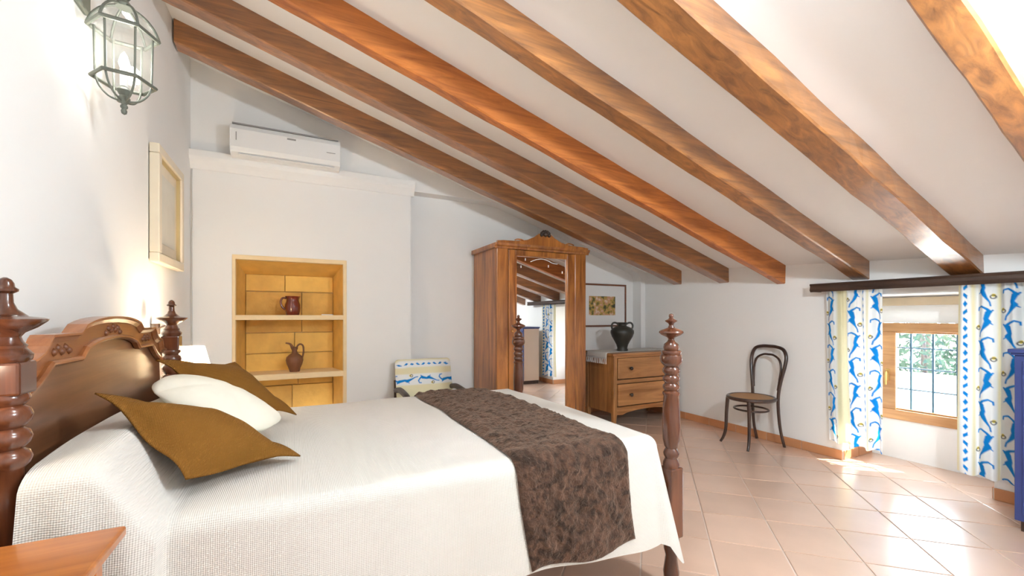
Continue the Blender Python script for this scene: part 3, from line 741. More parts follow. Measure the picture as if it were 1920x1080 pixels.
# ------------------------------------------------------------------ bentwood chair
ch = thing('bentwood_chair', (3.84, 2.545, 0), 'dark bentwood chair with a round seat against the right wall', 'chair')
fwd = Vector((-0.3755, 0.075, 0)).normalized(); lft = Vector((-fwd.y, fwd.x, 0))   # chair faces fwd
cc = Vector((3.825, 2.555, 0))
def cp3(f, l, z): return cc+fwd*f+lft*l+Vector((0, 0, z))
SH = 0.452
def ringpts(rf, rl, z, n=40, f0=0.0): return [cp3(f0+rf*math.cos(2*PI*k/n), rl*math.sin(2*PI*k/n), z) for k in range(n)]
seat_o = MB().tube(ringpts(0.195, 0.195, SH-0.012), 0.017, 10, closed=True).build('seat_ring', M['chairwood'], ch, smooth=True)
n = 40; V = [cp3(0, 0, SH+0.004)]; F = []
for rr, zz in ((0.10, 0.004), (0.17, 0.003), (0.188, -0.004)):
    V += ringpts(rr, rr, SH+zz, n)
for k in range(n):
    F.append((0, 1+k, 1+(k+1) % n))
    for l in (0, 1): F.append((1+l*n+k, 1+(l+1)*n+k, 1+(l+1)*n+(k+1) % n, 1+l*n+(k+1) % n))
finish('seat', V, F, M['cane'], ch, smooth=True)
MB().tube(ringpts(0.140, 0.145, 0.335), 0.009, 8, closed=True).build('stretcher_ring', M['chairwood'], ch, smooth=True)
for s in (-1, 1):
    pts = [cp3(0.150, s*0.125, SH-0.02), cp3(0.155, s*0.135, 0.30), cp3(0.160, s*0.140, 0.13), cp3(0.178, s*0.152, 0.045), cp3(0.20, s*0.165, 0.0)]
    q = catmull(pts, 6); MB().tube(q, [0.017-0.006*i/(len(q)-1) for i in range(len(q))], 10).build('leg', M['chairwood'], ch, smooth=True)
# back legs and back hoop in one bend
hoop = [cp3(-0.225, -0.155, 0.0), cp3(-0.185, -0.150, 0.15), cp3(-0.165, -0.145, 0.33), cp3(-0.165, -0.145, 0.48), cp3(-0.175, -0.165, 0.62), cp3(-0.19, -0.188, 0.74),
        cp3(-0.205, -0.190, 0.83), cp3(-0.213, -0.155, 0.895), cp3(-0.217, -0.08, 0.917), cp3(-0.218, 0.0, 0.920)]
mir_h = [cc+fwd*((p-cc).dot(fwd))-lft*((p-cc).dot(lft))+Vector((0, 0, p.z)) for p in hoop]
hp = catmull(hoop+mir_h[::-1][1:], 6)
MB().tube(hp, [0.0125+0.0035*math.sin(PI*i/(len(hp)-1)) for i in range(len(hp))], 10).build('back_hoop', M['chairwood'], ch, smooth=True)
ih = [cp3(-0.168, -0.135, 0.52), cp3(-0.178, -0.145, 0.62), cp3(-0.190, -0.150, 0.72), cp3(-0.198, -0.125, 0.80), cp3(-0.203, -0.06, 0.838), cp3(-0.204, 0, 0.843)]
ihm = [cc+fwd*((p-cc).dot(fwd))-lft*((p-cc).dot(lft))+Vector((0, 0, p.z)) for p in ih]
MB().tube(catmull(ih+ihm[::-1][1:], 6), 0.010, 8).build('inner_hoop', M['chairwood'], ch, smooth=True)

# ------------------------------------------------------------------ upholstered armchair behind the bed
arm = thing('armchair', (1.11, 3.85, 0), 'wooden armchair covered in blue figured fabric behind the bed', 'armchair')
nx, nz = 130, 90; V = []; F = []; A_ = []; B_ = []
for j in range(nz+1):
    for i in range(nx+1):
        tx = i/nx; tz = j/nz; x = 0.862+0.506*tx; z = 0.40+0.362*tz
        e = min(tx, 1-tx, 1-tz)*0.36; bul = 0.03*(1-math.exp(-e*30))
        V.append((x, 4.03+0.10*(tz)-bul, z)); A_.append(0.762-z); B_.append(x-0.862)
for j in range(nz):
    for i in range(nx):
        a = j*(nx+1)+i; F.append((a, a+1, a+nx+2, a+nx+1))
bk = finish('back_cushion', V, F, M['print_solid'], arm, smooth=True)
set_cols(bk.data, fabric_cols(np.array(A_), np.array(B_), [0.165], [0.035], s0=0.02))
sd = bk.modifiers.new('solid', 'SOLIDIFY'); sd.thickness = 0.04; sd.offset = -1
box('seat_cushion', 0.87, 1.36, 3.60, 4.03, 0.34, 0.44, M['creamfab'], arm, bevel=0.03, seg=3)
box('seat_frame', 0.87, 1.36, 3.60, 4.05, 0.29, 0.34, M['darkwood'], arm, bevel=0.004)
for x in (0.85, 1.38):
    MB().tube(catmull([(x, 4.06, 0.51), (x, 3.9, 0.535), (x, 3.75, 0.53), (x, 3.62, 0.515), (x, 3.58, 0.48), (x, 3.60, 0.43)], 6), 0.026, 10).build('armrest', M['darkwood'], arm, smooth=True)
    MB().tube([(x, 3.62, 0.0), (x, 3.62, 0.50)], [0.017, 0.022], 10).build('leg', M['darkwood'], arm, smooth=True)
    MB().tube([(x, 4.08, 0.0), (x, 4.06, 0.52), (x, 4.09, 0.60)], [0.017, 0.022, 0.018], 10).build('leg', M['darkwood'], arm, smooth=True)

# ------------------------------------------------------------------ bed
HX, FX, Y0, Y1 = -0.574, 1.480, 1.358, 2.800
bed = thing('bed', (0.45, 2.08, 0), 'carved wooden double bed with turned corner posts and arched headboard', 'bed')
def post(x, y, prof, blocks):
    m = MB().lathe(prof, (x, y, 0), 28)
    o = m.build('post', M['bed'], bed, smooth=True, autosmooth=0.8)
    for z0, z1, hw in blocks:
        box('post_block', x-hw, x+hw, y-hw, y+hw, z0, z1, M['bed'], o, bevel=0.006)
    return o
headp = [(0.022, 0), (0.032, 0.05), (0.028, 0.12), (0.034, 0.16), (0.034, 0.60), (0.036, 0.72), (0.034, 0.80), (0.030, 0.86), (0.040, 0.872), (0.043, 0.885), (0.038, 0.898), (0.029, 0.905), (0.040, 0.918), (0.043, 0.932),
         (0.038, 0.945), (0.029, 0.952), (0.041, 0.966), (0.044, 0.980), (0.039, 0.995), (0.030, 1.002), (0.040, 1.015), (0.040, 1.022), (0.036, 1.03), (0.036, 1.098), (0.042, 1.104), (0.044, 1.116), (0.038, 1.124), (0.033, 1.130), (0.035, 1.136), (0.028, 1.144), (0.024, 1.155),
         (0.030, 1.164), (0.050, 1.176), (0.066, 1.190), (0.068, 1.195), (0.060, 1.198), (0.036, 1.201), (0.030, 1.207), (0.019, 1.217), (0.013, 1.232), (0.012, 1.252), (0.020, 1.257), (0.021, 1.262), (0.015, 1.267), (0.014, 1.275), (0.010, 1.283), (0.003, 1.288)]
for y in (Y0, Y1): post(HX, y, headp, [(1.026, 1.100, 0.038), (0.25, 0.56, 0.037)])
footp = [(0.020, 0), (0.030, 0.03), (0.034, 0.08), (0.024, 0.15), (0.032, 0.18), (0.034, 0.22), (0.034, 0.54), (0.036, 0.548), (0.034, 0.560), (0.026, 0.578), (0.032, 0.59), (0.034, 0.60), (0.030, 0.612), (0.024, 0.622), (0.030, 0.632), (0.036, 0.66),
         (0.038, 0.72), (0.036, 0.80), (0.032, 0.852), (0.037, 0.860), (0.037, 0.868), (0.028, 0.876), (0.036, 0.888), (0.036, 0.898), (0.027, 0.908), (0.036, 0.922), (0.036, 0.934), (0.027, 0.944), (0.037, 0.958), (0.037, 0.970), (0.029, 0.980), (0.038, 0.990), (0.046, 1.002), (0.048, 1.016), (0.046, 1.03),
         (0.040, 1.034), (0.044, 1.044), (0.042, 1.050), (0.030, 1.054), (0.034, 1.064), (0.030, 1.080), (0.016, 1.092), (0.012, 1.102), (0.018, 1.110), (0.040, 1.120), (0.052, 1.130), (0.050, 1.137), (0.032, 1.145), (0.014, 1.152), (0.009, 1.164), (0.014, 1.172), (0.025, 1.180), (0.026, 1.184), (0.014, 1.189), (0.008, 1.195), (0.011, 1.202), (0.009, 1.210), (0.003, 1.214)]
for y in (Y0, Y1): post(FX, y, footp, [(0.235, 0.540, 0.036)])
box('side_rail', HX+0.03, FX-0.03, Y0-0.012, Y0+0.022, 0.30, 0.48, M['bed'], bed, bevel=0.004)
box('side_rail', HX+0.03, FX-0.03, Y1-0.022, Y1+0.012, 0.30, 0.48, M['bed'], bed, bevel=0.004)
box('foot_rail', FX-0.018, FX+0.018, Y0+0.03, Y1-0.03, 0.28, 0.50, M['bed'], bed, bevel=0.004)
box('mattress', HX+0.05, 1.385, Y0+0.03, Y1-0.03, 0.40, 0.655, M['mattress'], bed, bevel=0.03, seg=3)
# headboard
yc = 2.05
def arch(h_flat, h_peak, half):
    pts = []
    for k in range(15):
        t = -1+2*k/14; pts.append((half*t, h_flat+(h_peak-h_flat)*math.sqrt(max(0, 1-abs(t)**2.1))))
    return pts
def hprof(flat, peak, half, fl_end, ear):   # ear: list of (dy, z) from the flat's end down to the post
    P = [(-a, b) for a, b in ear[::-1]]+[(-fl_end, flat)]+arch(flat, peak, half)+[(fl_end, flat)]+list(ear)
    return [(yc+a, b) for a, b in P]
topP = hprof(1.142, 1.192, 0.300, 0.470, [(0.475, 1.136), (0.49, 1.116), (0.515, 1.098), (0.55, 1.086), (0.585, 1.082), (0.605, 1.04), (0.655, 1.03)])
botP = hprof(1.072, 1.127, 0.275, 0.455, [(0.472, 1.062), (0.495, 1.046), (0.525, 1.028), (0.56, 1.012), (0.59, 1.0), (0.61, 0.992), (0.655, 0.988)])
topP = [(max(Y0+0.03, min(Y1-0.03, a)), b) for a, b in topP]; botP = [(max(Y0+0.03, min(Y1-0.03, a)), b) for a, b in botP]
hb = MB().prism([(Y0+0.03, 0.45), (Y1-0.03, 0.45)]+[(a, b-0.02) for a, b in topP[::-1]], 'x', -0.622, -0.604).build('headboard_panel', M['bedpanel'], bed)
fz = MB()
V = []; F = []
for x in (-0.604, -0.592):
    for (a, b), (c_, d_) in zip(topP, botP): V += [(x, a, b), (x, c_, d_)]
n_ = len(topP)
for i in range(n_-1):
    a = 2*i; o2 = 2*n_
    F += [(a, a+2, a+3, a+1), (o2+a, o2+a+1, o2+a+3, o2+a+2), (a, o2+a, o2+a+2, a+2), (a+1, a+3, o2+a+3, o2+a+1)]
fz.add(V, F).build('frieze', M['bedtrim'], hb)
def sweep(name, P, sec, m, par, x0):
    V = []; F = []; k = len(sec)
    for i, (a, b) in enumerate(P):
        a0 = P[max(0, i-1)]; a1 = P[min(len(P)-1, i+1)]; t = Vector((a1[0]-a0[0], a1[1]-a0[1])).normalized(); nrm = Vector((-t.y, t.x))
        for sx, sn in sec: V.append((x0+sx, a+nrm.x*sn, b+nrm.y*sn))
    for i in range(len(P)-1):
        for j in range(k): F.append((i*k+j, i*k+(j+1) % k, (i+1)*k+(j+1) % k, (i+1)*k+j))
    F += [tuple(range(k)), tuple((len(P)-1)*k+j for j in range(k))]
    return finish(name, V, F, m, par)
sec_top = [(-0.018, -0.012), (0.012, -0.012), (0.016, -0.006), (0.020, 0.0), (0.026, 0.004), (0.026, 0.010), (-0.022, 0.010)]
sweep('crown_moulding', topP, sec_top, M['bedtrim'], hb, -0.600)
sec_b = [(-0.004, -0.008), (0.012, -0.008), (0.018, -0.003), (0.018, 0.003), (0.012, 0.008), (-0.004, 0.008)]
sweep('lower_moulding', botP, sec_b, M['bedtrim'], hb, -0.596)
for dy, dz, n3 in ((-0.385, 1.106, 5), (0.0, 1.158, 7), (0.385, 1.106, 5)):
    cv = MB()
    for k in range(n3):
        u_ = (k-(n3-1)/2)
        cv.lathe([(0.002, -0.012), (0.009, -0.006), (0.011, 0), (0.009, 0.006), (0.002, 0.012)], (-0.593, yc+dy+u_*0.022, dz+(0.006 if k % 2 else -0.004)-0.0012*u_*u_*(n3 > 5)), 10)
    cv.build('carving', M['carve'], hb, smooth=True)

# ---- bedspread
TZ = 0.682
X0s, X1s, YA, YZ = -0.535, 1.365, 1.405, 2.755
RR = 0.055
def hump(x):
    return 0.200*(1-sm(-0.43, -0.275, x))-0.01*(1-sm(-0.535, -0.45, x))
def wob(x, y, s=3.0, a=0.006): return a*mnoise.noise((x*s, y*s, 1.7))
def topz(x, y): return TZ+hump(x)*(0.9+0.1*math.sin(y*4.1+1))+wob(x, y)+0.01*math.sin((y-YA)/(YZ-YA)*PI)
nx, ny = 130, 70
xs_ = []
for i in range(nx+1):
    t = i/nx; xs_.append(X0s+(X1s-X0s)*(0.18*t/0.4 if t < 0.4 else 0.18+(t-0.4)/0.6*0.82))
ys_ = [YA+(YZ-YA)*j/ny for j in range(ny+1)]
V = []; F = []
for x in xs_:
    for y in ys_: V.append((x, y, topz(x, y)))
idx = lambda i, j: i*(ny+1)+j
for i in range(nx):
    for j in range(ny): F.append((idx(i, j), idx(i+1, j), idx(i+1, j+1), idx(i, j+1)))
# perimeter: near side head->foot, near foot corner, foot end, far foot corner, far side foot->head
loop = []
for i in range(nx+1): loop.append((idx(i, 0), (0, -1), 'n', xs_[i]))
for k in range(1, 8):
    a = -PI/2+PI/2*k/8; loop.append((idx(nx, 0), (math.cos(a), math.sin(a)), 'c', k/8))
for j in range(ny+1): loop.append((idx(nx, j), (1, 0), 'f', ys_[j]))
for k in range(1, 8):
    a = PI/2*k/8; loop.append((idx(nx, ny), (math.cos(a), math.sin(a)), 'd', k/8))
for i in range(nx, -1, -1): loop.append((idx(i, ny), (0, 1), 'r', xs_[i]))
NR = 7; ND = 22
def hemdrop(kind, s, z0):
    if kind in ('n', 'r'): return z0-(0.275+0.02*math.sin(s*3.1+0.5)+0.012*math.sin(s*9))
    if kind == 'c': return z0-(0.29-0.14*math.sin(PI*s)**1.2)
    if kind == 'd': return z0-(0.29-0.06*math.sin(PI*s))
    return z0-(0.285+0.015*math.sin(s*6))
def flare(kind, s, t):
    if kind in ('n', 'r'):
        f = 0.035*t+0.010*math.sin(s*7.0+0.8)*t+0.006*math.sin(s*19+2*t)*t
        h_ = 1-sm(-0.299, -0.289, s)
        f += h_*(0.045+0.020*math.sin(min(1, t*1.6)*PI/2)+0.012*math.sin(s*55+1.2)*t**0.5)
        f += 0.015*sm(1.15, 1.365, s)*t
        return f
    if kind == 'c': return 0.05*t+0.060*math.sin(PI*s)*t
    if kind == 'd': return 0.03*t+0.03*math.sin(PI*s)*t
    return 0.006*t+0.006*math.sin(s*14)*t
prev = [l[0] for l in loop]
cols_n = len(loop)
for r in range(1, NR+ND+1):
    cur = []
    for (vi, nr, kind, s) in loop:
        bx_, by_, bz = V[vi]
        if r <= NR:
            a = PI/2*r/NR; out = RR*math.sin(a); dn = RR*(1-math.cos(a))
            if kind in ('n', 'r'): out += 0.045*(1-sm(-0.299, -0.289, s))*math.sin(a)
        else:
            t = (r-NR)/ND; D = hemdrop(kind, s, bz)-RR
            out = RR+flare(kind, s, t); dn = RR+D*t
        if kind == 'f': out *= 0.92
        cur.append(len(V)); V.append((bx_+nr[0]*out, by_+nr[1]*out, bz-dn))
    for k in range(cols_n-1):
        a, b, c_, d_ = prev[k], prev[k+1], cur[k+1], cur[k]
        F.append((a, b, c_, d_) if a != b else (a, c_, d_))
    prev = cur
bs = finish('bedspread', V, F, M['spread'], smooth=True)
tag(bs, 'white waffle cotton bedspread draped over the bed', 'bedspread')

# ---- fur throw across the foot of the bed
def section(x, w_):
    """point and normal on the bedspread's cross-section; w_ metres measured across from the near rounded edge."""
    Wt = YZ-YA; q = RR*PI/2
    z = topz(x, YA)
    if w_ < -q:
        d = -q-w_; D = hemdrop('n', x, z)-RR; t = d/D
        return Vector((x, YA-RR-flare('n', x, t), z-RR-d)), Vector((0, -1, 0))
    if w_ < 0:
        a = -w_/RR; return Vector((x, YA-RR*math.sin(a), z-RR*(1-math.cos(a)))), Vector((0, -math.sin(a), math.cos(a)))
    if w_ <= Wt:
        return Vector((x, YA+w_, topz(x, YA+w_))), Vector((0, 0, 1))
    v = w_-Wt; z = topz(x, YZ)
    if v < q:
        a = v/RR; return Vector((x, YZ+RR*math.sin(a), z-RR*(1-math.cos(a)))), Vector((0, math.sin(a), math.cos(a)))
    d = v-q; D = hemdrop('r', x, z)-RR; t = d/D
    return Vector((x, YZ+RR+flare('r', x, t), z-RR-d)), Vector((0, 1, 0))
WT = YZ-YA; wA = -(RR*PI/2+0.335); wB = WT+RR*PI/2+0.30
nu, nw = 110, 470
V = []; F = []
for j in range(nw+1):
    w_ = wA+(wB-wA)*j/nw
    for i in range(nu+1):
        t = i/nu
        dr_ = max(0, -w_)/0.42
        xa = 0.700+0.045*dr_; xb = 1.212+0.020*dr_
        xa += 0.006*math.sin(w_*9); xb += 0.006*math.sin(w_*8+1)
        hemw = 0.012*math.sin(t*7+0.4) if (j < 40) else 0
        x = xa+(xb-xa)*t
        p, n_v = section(x, w_+hemw*(1-j/40 if j < 40 else 0))
        e = min(t, 1-t)*0.51; ew = min(j, nw-j)*(wB-wA)/nw
        thick = 0.006+0.020*(1-math.exp(-min(e, ew)*45))
        nz_ = mnoise.noise((x*16, w_*16, 0.3))*0.011+mnoise.noise((x*42, w_*42, 4.3))*0.007+mnoise.noise((x*110, w_*110, 7))*0.003
        p = p+n_v*(thick+nz_*min(1, min(e, ew)*40+0.25))
        V.append(p)
for j in range(nw):
    for i in range(nu):
        a = j*(nu+1)+i; F.append((a, a+1, a+nu+2, a+nu+1))
mf = bpy.data.materials.new('brown_fur'); mf.use_nodes = True
nt = mf.node_tree; b = nt.nodes['Principled BSDF']; L = nt.links.new
b.inputs['Roughness'].default_value = 0.75; b.inputs['Sheen Weight'].default_value = 0.35; b.inputs['Sheen Roughness'].default_value = 0.5
b.inputs['Sheen Tint'].default_value = (0.75, 0.55, 0.42, 1); b.inputs['Specular IOR Level'].default_value = 0.2
tcn = nt.nodes.new('ShaderNodeTexCoord'); n1 = nt.nodes.new('ShaderNodeTexNoise'); n1.inputs['Scale'].default_value = 26; n1.inputs['Detail'].default_value = 8; n1.inputs['Distortion'].default_value = 1.2
L(tcn.outputs['Object'], n1.inputs['Vector']); cr = nt.nodes.new('ShaderNodeValToRGB')
cr.color_ramp.elements[0].position = 0.36; cr.color_ramp.elements[0].color = (0.020, 0.009, 0.005, 1)
cr.color_ramp.elements[1].position = 0.68; cr.color_ramp.elements[1].color = (0.115, 0.058, 0.036, 1)
L(n1.outputs[0], cr.inputs[0]); L(cr.outputs[0], b.inputs['Base Color'])
n2 = nt.nodes.new('ShaderNodeTexNoise'); n2.inputs['Scale'].default_value = 130; n2.inputs['Detail'].default_value = 5; L(tcn.outputs['Object'], n2.inputs['Vector'])
bp = nt.nodes.new('ShaderNodeBump'); bp.inputs['Strength'].default_value = 0.9; bp.inputs['Distance'].default_value = 0.008; L(n2.outputs[0], bp.inputs['Height']); L(bp.outputs[0], b.inputs['Normal'])
fur = finish('fur_throw', V, F, mf, smooth=True)
tag(fur, 'dark brown plush throw laid across the foot of the bed', 'throw')

# ---- cushions
def cushion(name, A, B, Cc, D, thick, m, flange, lab, n=36, grp=None, roundness=0.0):
    A, B, Cc, D = map(Vector, (A, B, Cc, D))
    nrm = ((B-A).cross(D-A)+(Cc-B).cross(D-Cc)*-1).normalized()
    nrm = (Cc-A).cross(D-B).normalized()
    if nrm.z < 0: nrm = -nrm
    V = []; F = []
    def pt(s, t, side):
        # pinch sides inwards, corners stay as points
        p = 0.055*(math.sin(PI*t))*(1-2*s)**3 if False else 0
        ss = s+(0.5-s)*0.10*math.sin(PI*t)*abs(1-2*s)
        tt = t+(0.5-t)*0.10*math.sin(PI*s)*abs(1-2*t)
        if roundness > 0:
            cs, ct = 2*s-1, 2*t-1; m_ = max(abs(cs), abs(ct)); l_ = (abs(cs)**3.2+abs(ct)**3.2)**(1/3.2) or 1
            ss = 0.5+0.5*cs*m_/l_*1.02; tt = 0.5+0.5*ct*m_/l_*1.02
        P = A*(1-ss)*(1-tt)+B*ss*(1-tt)+Cc*ss*tt+D*(1-ss)*tt
        e = min(s, 1-s, t, 1-t)
        k = 0.0 if e < flange else 1.0
        es = max(0, (min(s, 1-s)-flange)/(0.5-flange)); et = max(0, (min(t, 1-t)-flange)/(0.5-flange))
        b_ = (math.sin(PI/2*es)**0.55*math.sin(PI/2*et)**0.55) if es > 0 and et > 0 else 0
        wr = (0.010*mnoise.noise((P.x*7, P.y*7, P.z*7+side))+0.004*mnoise.noise((P.x*22, P.y*14, P.z*22)))*b_
        fl_ = 0.010*math.sin(9*s+7*t)*(1 if e < flange else 0.2)
        return P+nrm*(side*(thick/2*b_+0.0025)+wr+fl_)
    for side in (1, -1):
        for j in range(n+1):
            for i in range(n+1): V.append(pt(i/n, j/n, side))
    N1 = (n+1)*(n+1)
    for j in range(n):
        for i in range(n):
            a = j*(n+1)+i; F.append((a, a+1, a+n+2, a+n+1)); F.append((N1+a, N1+a+n+1, N1+a+n+2, N1+a+1))
    def bl(j, i): return j*(n+1)+i
    rim = [bl(0, i) for i in range(n)]+[bl(j, n) for j in range(n)]+[bl(n, i) for i in range(n, 0, -1)]+[bl(j, 0) for j in range(n, 0, -1)]
    for k in range(len(rim)):
        a, b_ = rim[k], rim[(k+1) % len(rim)]; F.append((a, b_, N1+b_, N1+a))
    return tag(finish(name, V, F, m, smooth=True), lab, 'cushion', grp)
cushion('cushion', (-0.50, 1.60, 0.985), (-0.268, 1.452, 0.750), (0.020, 1.700, 0.705), (-0.255, 1.90, 0.83), 0.15, M['brown'], 0.06, 'brown linen cushion nearest the viewer with pointed corners', grp='brown linen cushions')
cushion('cushion', (-0.51, 2.24, 1.020), (-0.27, 2.14, 0.800), (0.010, 2.325, 0.725), (-0.28, 2.62, 0.96), 0.15, M['brown'], 0.06, 'brown linen cushion farther away, behind the cream cushion', grp='brown linen cushions')
cushion('cushion', (-0.47, 1.89, 0.945), (-0.14, 1.84, 0.765), (-0.02, 2.09, 0.770), (-0.44, 2.20, 0.965), 0.15, M['creamfab'], 0.0, 'cream printed cushion between the two brown ones', roundness=1.0)

# ------------------------------------------------------------------ nightstands, lamp
def nightstand(loc, x0, x1, y0, y1, zt, lab):
    t = thing('nightstand', loc, lab, 'nightstand')
    MB().box(x0, x1, y0, y1, zt-0.022, zt).build('top', M['stand'], t, bevel=0.005)
    i = 0.03
    for x in (x0+i, x1-i-0.035):
        for y in (y0+i, y1-i-0.035): box('leg', x, x+0.035, y, y+0.035, 0, zt-0.022, M['stand'], t, bevel=0.003)
    box('side_panel', x1-i-0.028, x1-i-0.010, y0+i+0.035, y1-i-0.035, 0.12, zt-0.022, M['stand'], t)
    box('side_panel', x0+i+0.010, x0+i+0.028, y0+i+0.035, y1-i-0.035, 0.12, zt-0.022, M['stand'], t)
    box('side_panel', x0+i+0.035, x1-i-0.035, y1-i-0.028, y1-i-0.010, 0.12, zt-0.022, M['stand'], t)
    box('side_panel', x0+i+0.035, x1-i-0.035, y0+i+0.010, y0+i+0.028, 0.12, zt-0.022, M['stand'], t)
    return t
nightstand((-0.52, 1.0, 0), -0.732, -0.322, 0.78, 1.196, 0.752, 'orange-brown wooden nightstand at the lower left beside the bed')
nightstand((-0.52, 3.10, 0), -0.722, -0.335, 2.92, 3.29, 0.70, 'wooden nightstand on the far side of the bed under the lit lamp')
lp_ = thing('table_lamp', (-0.53, 3.06, 0.70), 'lit bedside lamp with a white shade beyond the headboard', 'lamp')
lathe('base', [(0.0005, 0), (0.055, 0), (0.057, 0.012), (0.03, 0.022), (0.035, 0.06), (0.042, 0.09), (0.025, 0.13), (0.010, 0.15), (0.008, 0.20), (0.0005, 0.205)], (-0.53, 3.06, 0.70), M['brass'], lp_, 24)
V = []; F = []; sg = 32
for r, z in ((0.098, 0.868), (0.058, 1.028)):
    for k in range(sg): V.append((-0.53+r*math.cos(2*PI*k/sg), 3.06+r*math.sin(2*PI*k/sg), z))
for k in range(sg): F.append((k, (k+1) % sg, sg+(k+1) % sg, sg+k))
finish('lamp_shade', V, F, M['shade'], lp_, smooth=True)
lathe('bulb', [(0.0005, 0.0), (0.014, 0.005), (0.024, 0.03), (0.022, 0.05), (0.0005, 0.062)], (-0.53, 3.06, 0.905), M['bulb'], lp_, 16)
def plight(name, loc, e, col, r=0.03):
    d = bpy.data.lights.new(name, 'POINT'); d.energy = e; d.color = col; d.shadow_soft_size = r
    o = bpy.data.objects.new(name, d); C.objects.link(o); o.location = loc; return o
plight('table_lamp_light', (-0.53, 3.06, 0.985), 8, (1.0, 0.80, 0.55))

# small reading lamps on the wall behind the headboard
def reading(y, z, lab, e):
    t = thing('reading_lamp', (XL, y, z), lab, 'wall lamp')
    lathe('backplate', [(0.0005, -0.03), (0.022, -0.03), (0.022, 0.03), (0.0005, 0.03)], (XL+0.024, y, z), M['black'], t, 16)
    MB().tube(catmull([(XL+0.03, y, z), (XL+0.075, y-0.03, z+0.018), (XL+0.10, y-0.09, z+0.012)], 6), 0.005, 8).build('arm', M['black'], t, smooth=True)
    MB().lathe([(0.006, 0.016), (0.012, 0.012), (0.026, -0.02), (0.030, -0.034), (0.027, -0.034), (0.010, 0.004)], (XL+0.10, y-0.095, z), 18).build('lamp_head', M['black'], t, smooth=True)
    lathe('bulb', [(0.0005, -0.034), (0.014, -0.028), (0.017, -0.016), (0.0005, -0.002)], (XL+0.10, y-0.095, z), M['bulb'], t, 14)
    plight('reading_lamp_light', (XL+0.10, y-0.095, z-0.06), e, (1.0, 0.86, 0.66), 0.02)
reading(3.13, 1.130, 'small dark wall lamp beside the far headboard post', 1.6)
reading(1.30, 1.150, 'small dark wall lamp behind the near headboard post', 0.5)

# ------------------------------------------------------------------ hexagonal wall lantern
LC = Vector((-0.605, 2.215, 0)); 
ln = thing('wall_lantern', (XL, 2.215, 2.0), 'grey hexagonal glass lantern hanging on the left wall', 'wall lantern')
def hexp(r, z, rot=0.0, n=6): return [(LC.x+r*math.cos(rot+2*PI*k/n), LC.y+r*math.sin(rot+2*PI*k/n), z) for k in range(n)]
ROT = 0.12
zt_, zm_, zb2 = 2.330, 2.135, 2.055
RT, RM = 0.088, 0.084
top_ = hexp(RT, zt_, ROT); mid = hexp(RM, zm_, ROT)
for k in range(6):
    k2 = (k+1) % 6
    finish('pane', [mid[k], mid[k2], top_[k2], top_[k]], [(0, 1, 2, 3)], M['lglass'], ln)
    MB().tube([mid[k], top_[k]], 0.0042, 6).build('corner_bar', M['iron'], ln)
for nm, P, r in (('lower_rim', hexp(0.098, zm_, ROT), 0.007), ('upper_rim', hexp(0.107, zt_, ROT), 0.008)):
    MB().tube(P, r, 6, closed=True).build(nm, M['iron'], ln)
roof = [hexp(0.109, zt_+0.004, ROT), hexp(0.092, zt_+0.045, ROT), hexp(0.062, zt_+0.082, ROT), hexp(0.022, zt_+0.105, ROT)]
for k in range(6):
    k2 = (k+1) % 6
    V = []; F = []
    for ring in roof: V += [ring[k], ring[k2]]
    for l in range(3): F.append((2*l, 2*l+1, 2*l+3, 2*l+2))
    finish('roof_pane', V, F, M['lglass'], ln)
    MB().tube(catmull([r_[k] for r_ in roof], 4), 0.005, 6).build('roof_rib', M['iron'], ln, smooth=True)
    q = [mid[k], (LC.x+(mid[k][0]-LC.x)*0.86, LC.y+(mid[k][1]-LC.y)*0.86, zm_-0.035), (LC.x+(mid[k][0]-LC.x)*0.55, LC.y+(mid[k][1]-LC.y)*0.55, zm_-0.066), (LC.x+(mid[k][0]-LC.x)*0.15, LC.y+(mid[k][1]-LC.y)*0.15, zm_-0.078)]
    MB().tube(catmull(q, 5), 0.004, 6).build('bottom_rib', M['iron'], ln, smooth=True)
lathe('bottom_finial', [(0.0005, -0.125), (0.008, -0.120), (0.010, -0.110), (0.007, -0.102), (0.012, -0.096), (0.012, -0.090), (0.008, -0.084), (0.018, -0.070), (0.020, -0.060), (0.013, -0.050), (0.017, -0.044), (0.024, -0.030), (0.016, -0.018), (0.0005, -0.016)], (LC.x, LC.y, zm_-0.006), M['iron'], ln, 20)
lathe('top_finial', [(0.0005, 0), (0.026, 0.0), (0.030, 0.010), (0.020, 0.022), (0.013, 0.032), (0.020, 0.044), (0.014, 0.056), (0.008, 0.068), (0.0005, 0.07)], (LC.x, LC.y, zt_+0.098), M['iron'], ln, 20)
MB().tube([(LC.x+0.028*math.cos(2*PI*k/20), LC.y, zt_+0.193+0.028*math.sin(2*PI*k/20)) for k in range(20)], 0.006, 8, closed=True).build('hanging_ring', M['iron'], ln, smooth=True)
MB().tube(catmull([(XL+0.02, 2.215, 2.47), (XL+0.05, 2.215, 2.56), (XL+0.10, 2.215, 2.585), (LC.x, 2.215, zt_+0.222)], 6), 0.009, 8).build('arm', M['iron'], ln, smooth=True)
box('wall_plate', XL, XL+0.022, 2.165, 2.265, 2.385, 2.60, M['iron'], ln, bevel=0.008)
lathe('candle_tube', [(0.0005, 0), (0.013, 0), (0.013, 0.07), (0.0005, 0.07)], (LC.x, LC.y, zm_-0.02), M['white'], ln, 14)
lathe('bulb', [(0.0005, 0.07), (0.012, 0.072), (0.018, 0.095), (0.010, 0.125), (0.0005, 0.14)], (LC.x, LC.y, zm_-0.02), M['bulb'], ln, 14)
plight('lantern_light', (LC.x, LC.y, zm_+0.10), 1.1, (1.0, 0.98, 0.94), 0.04)

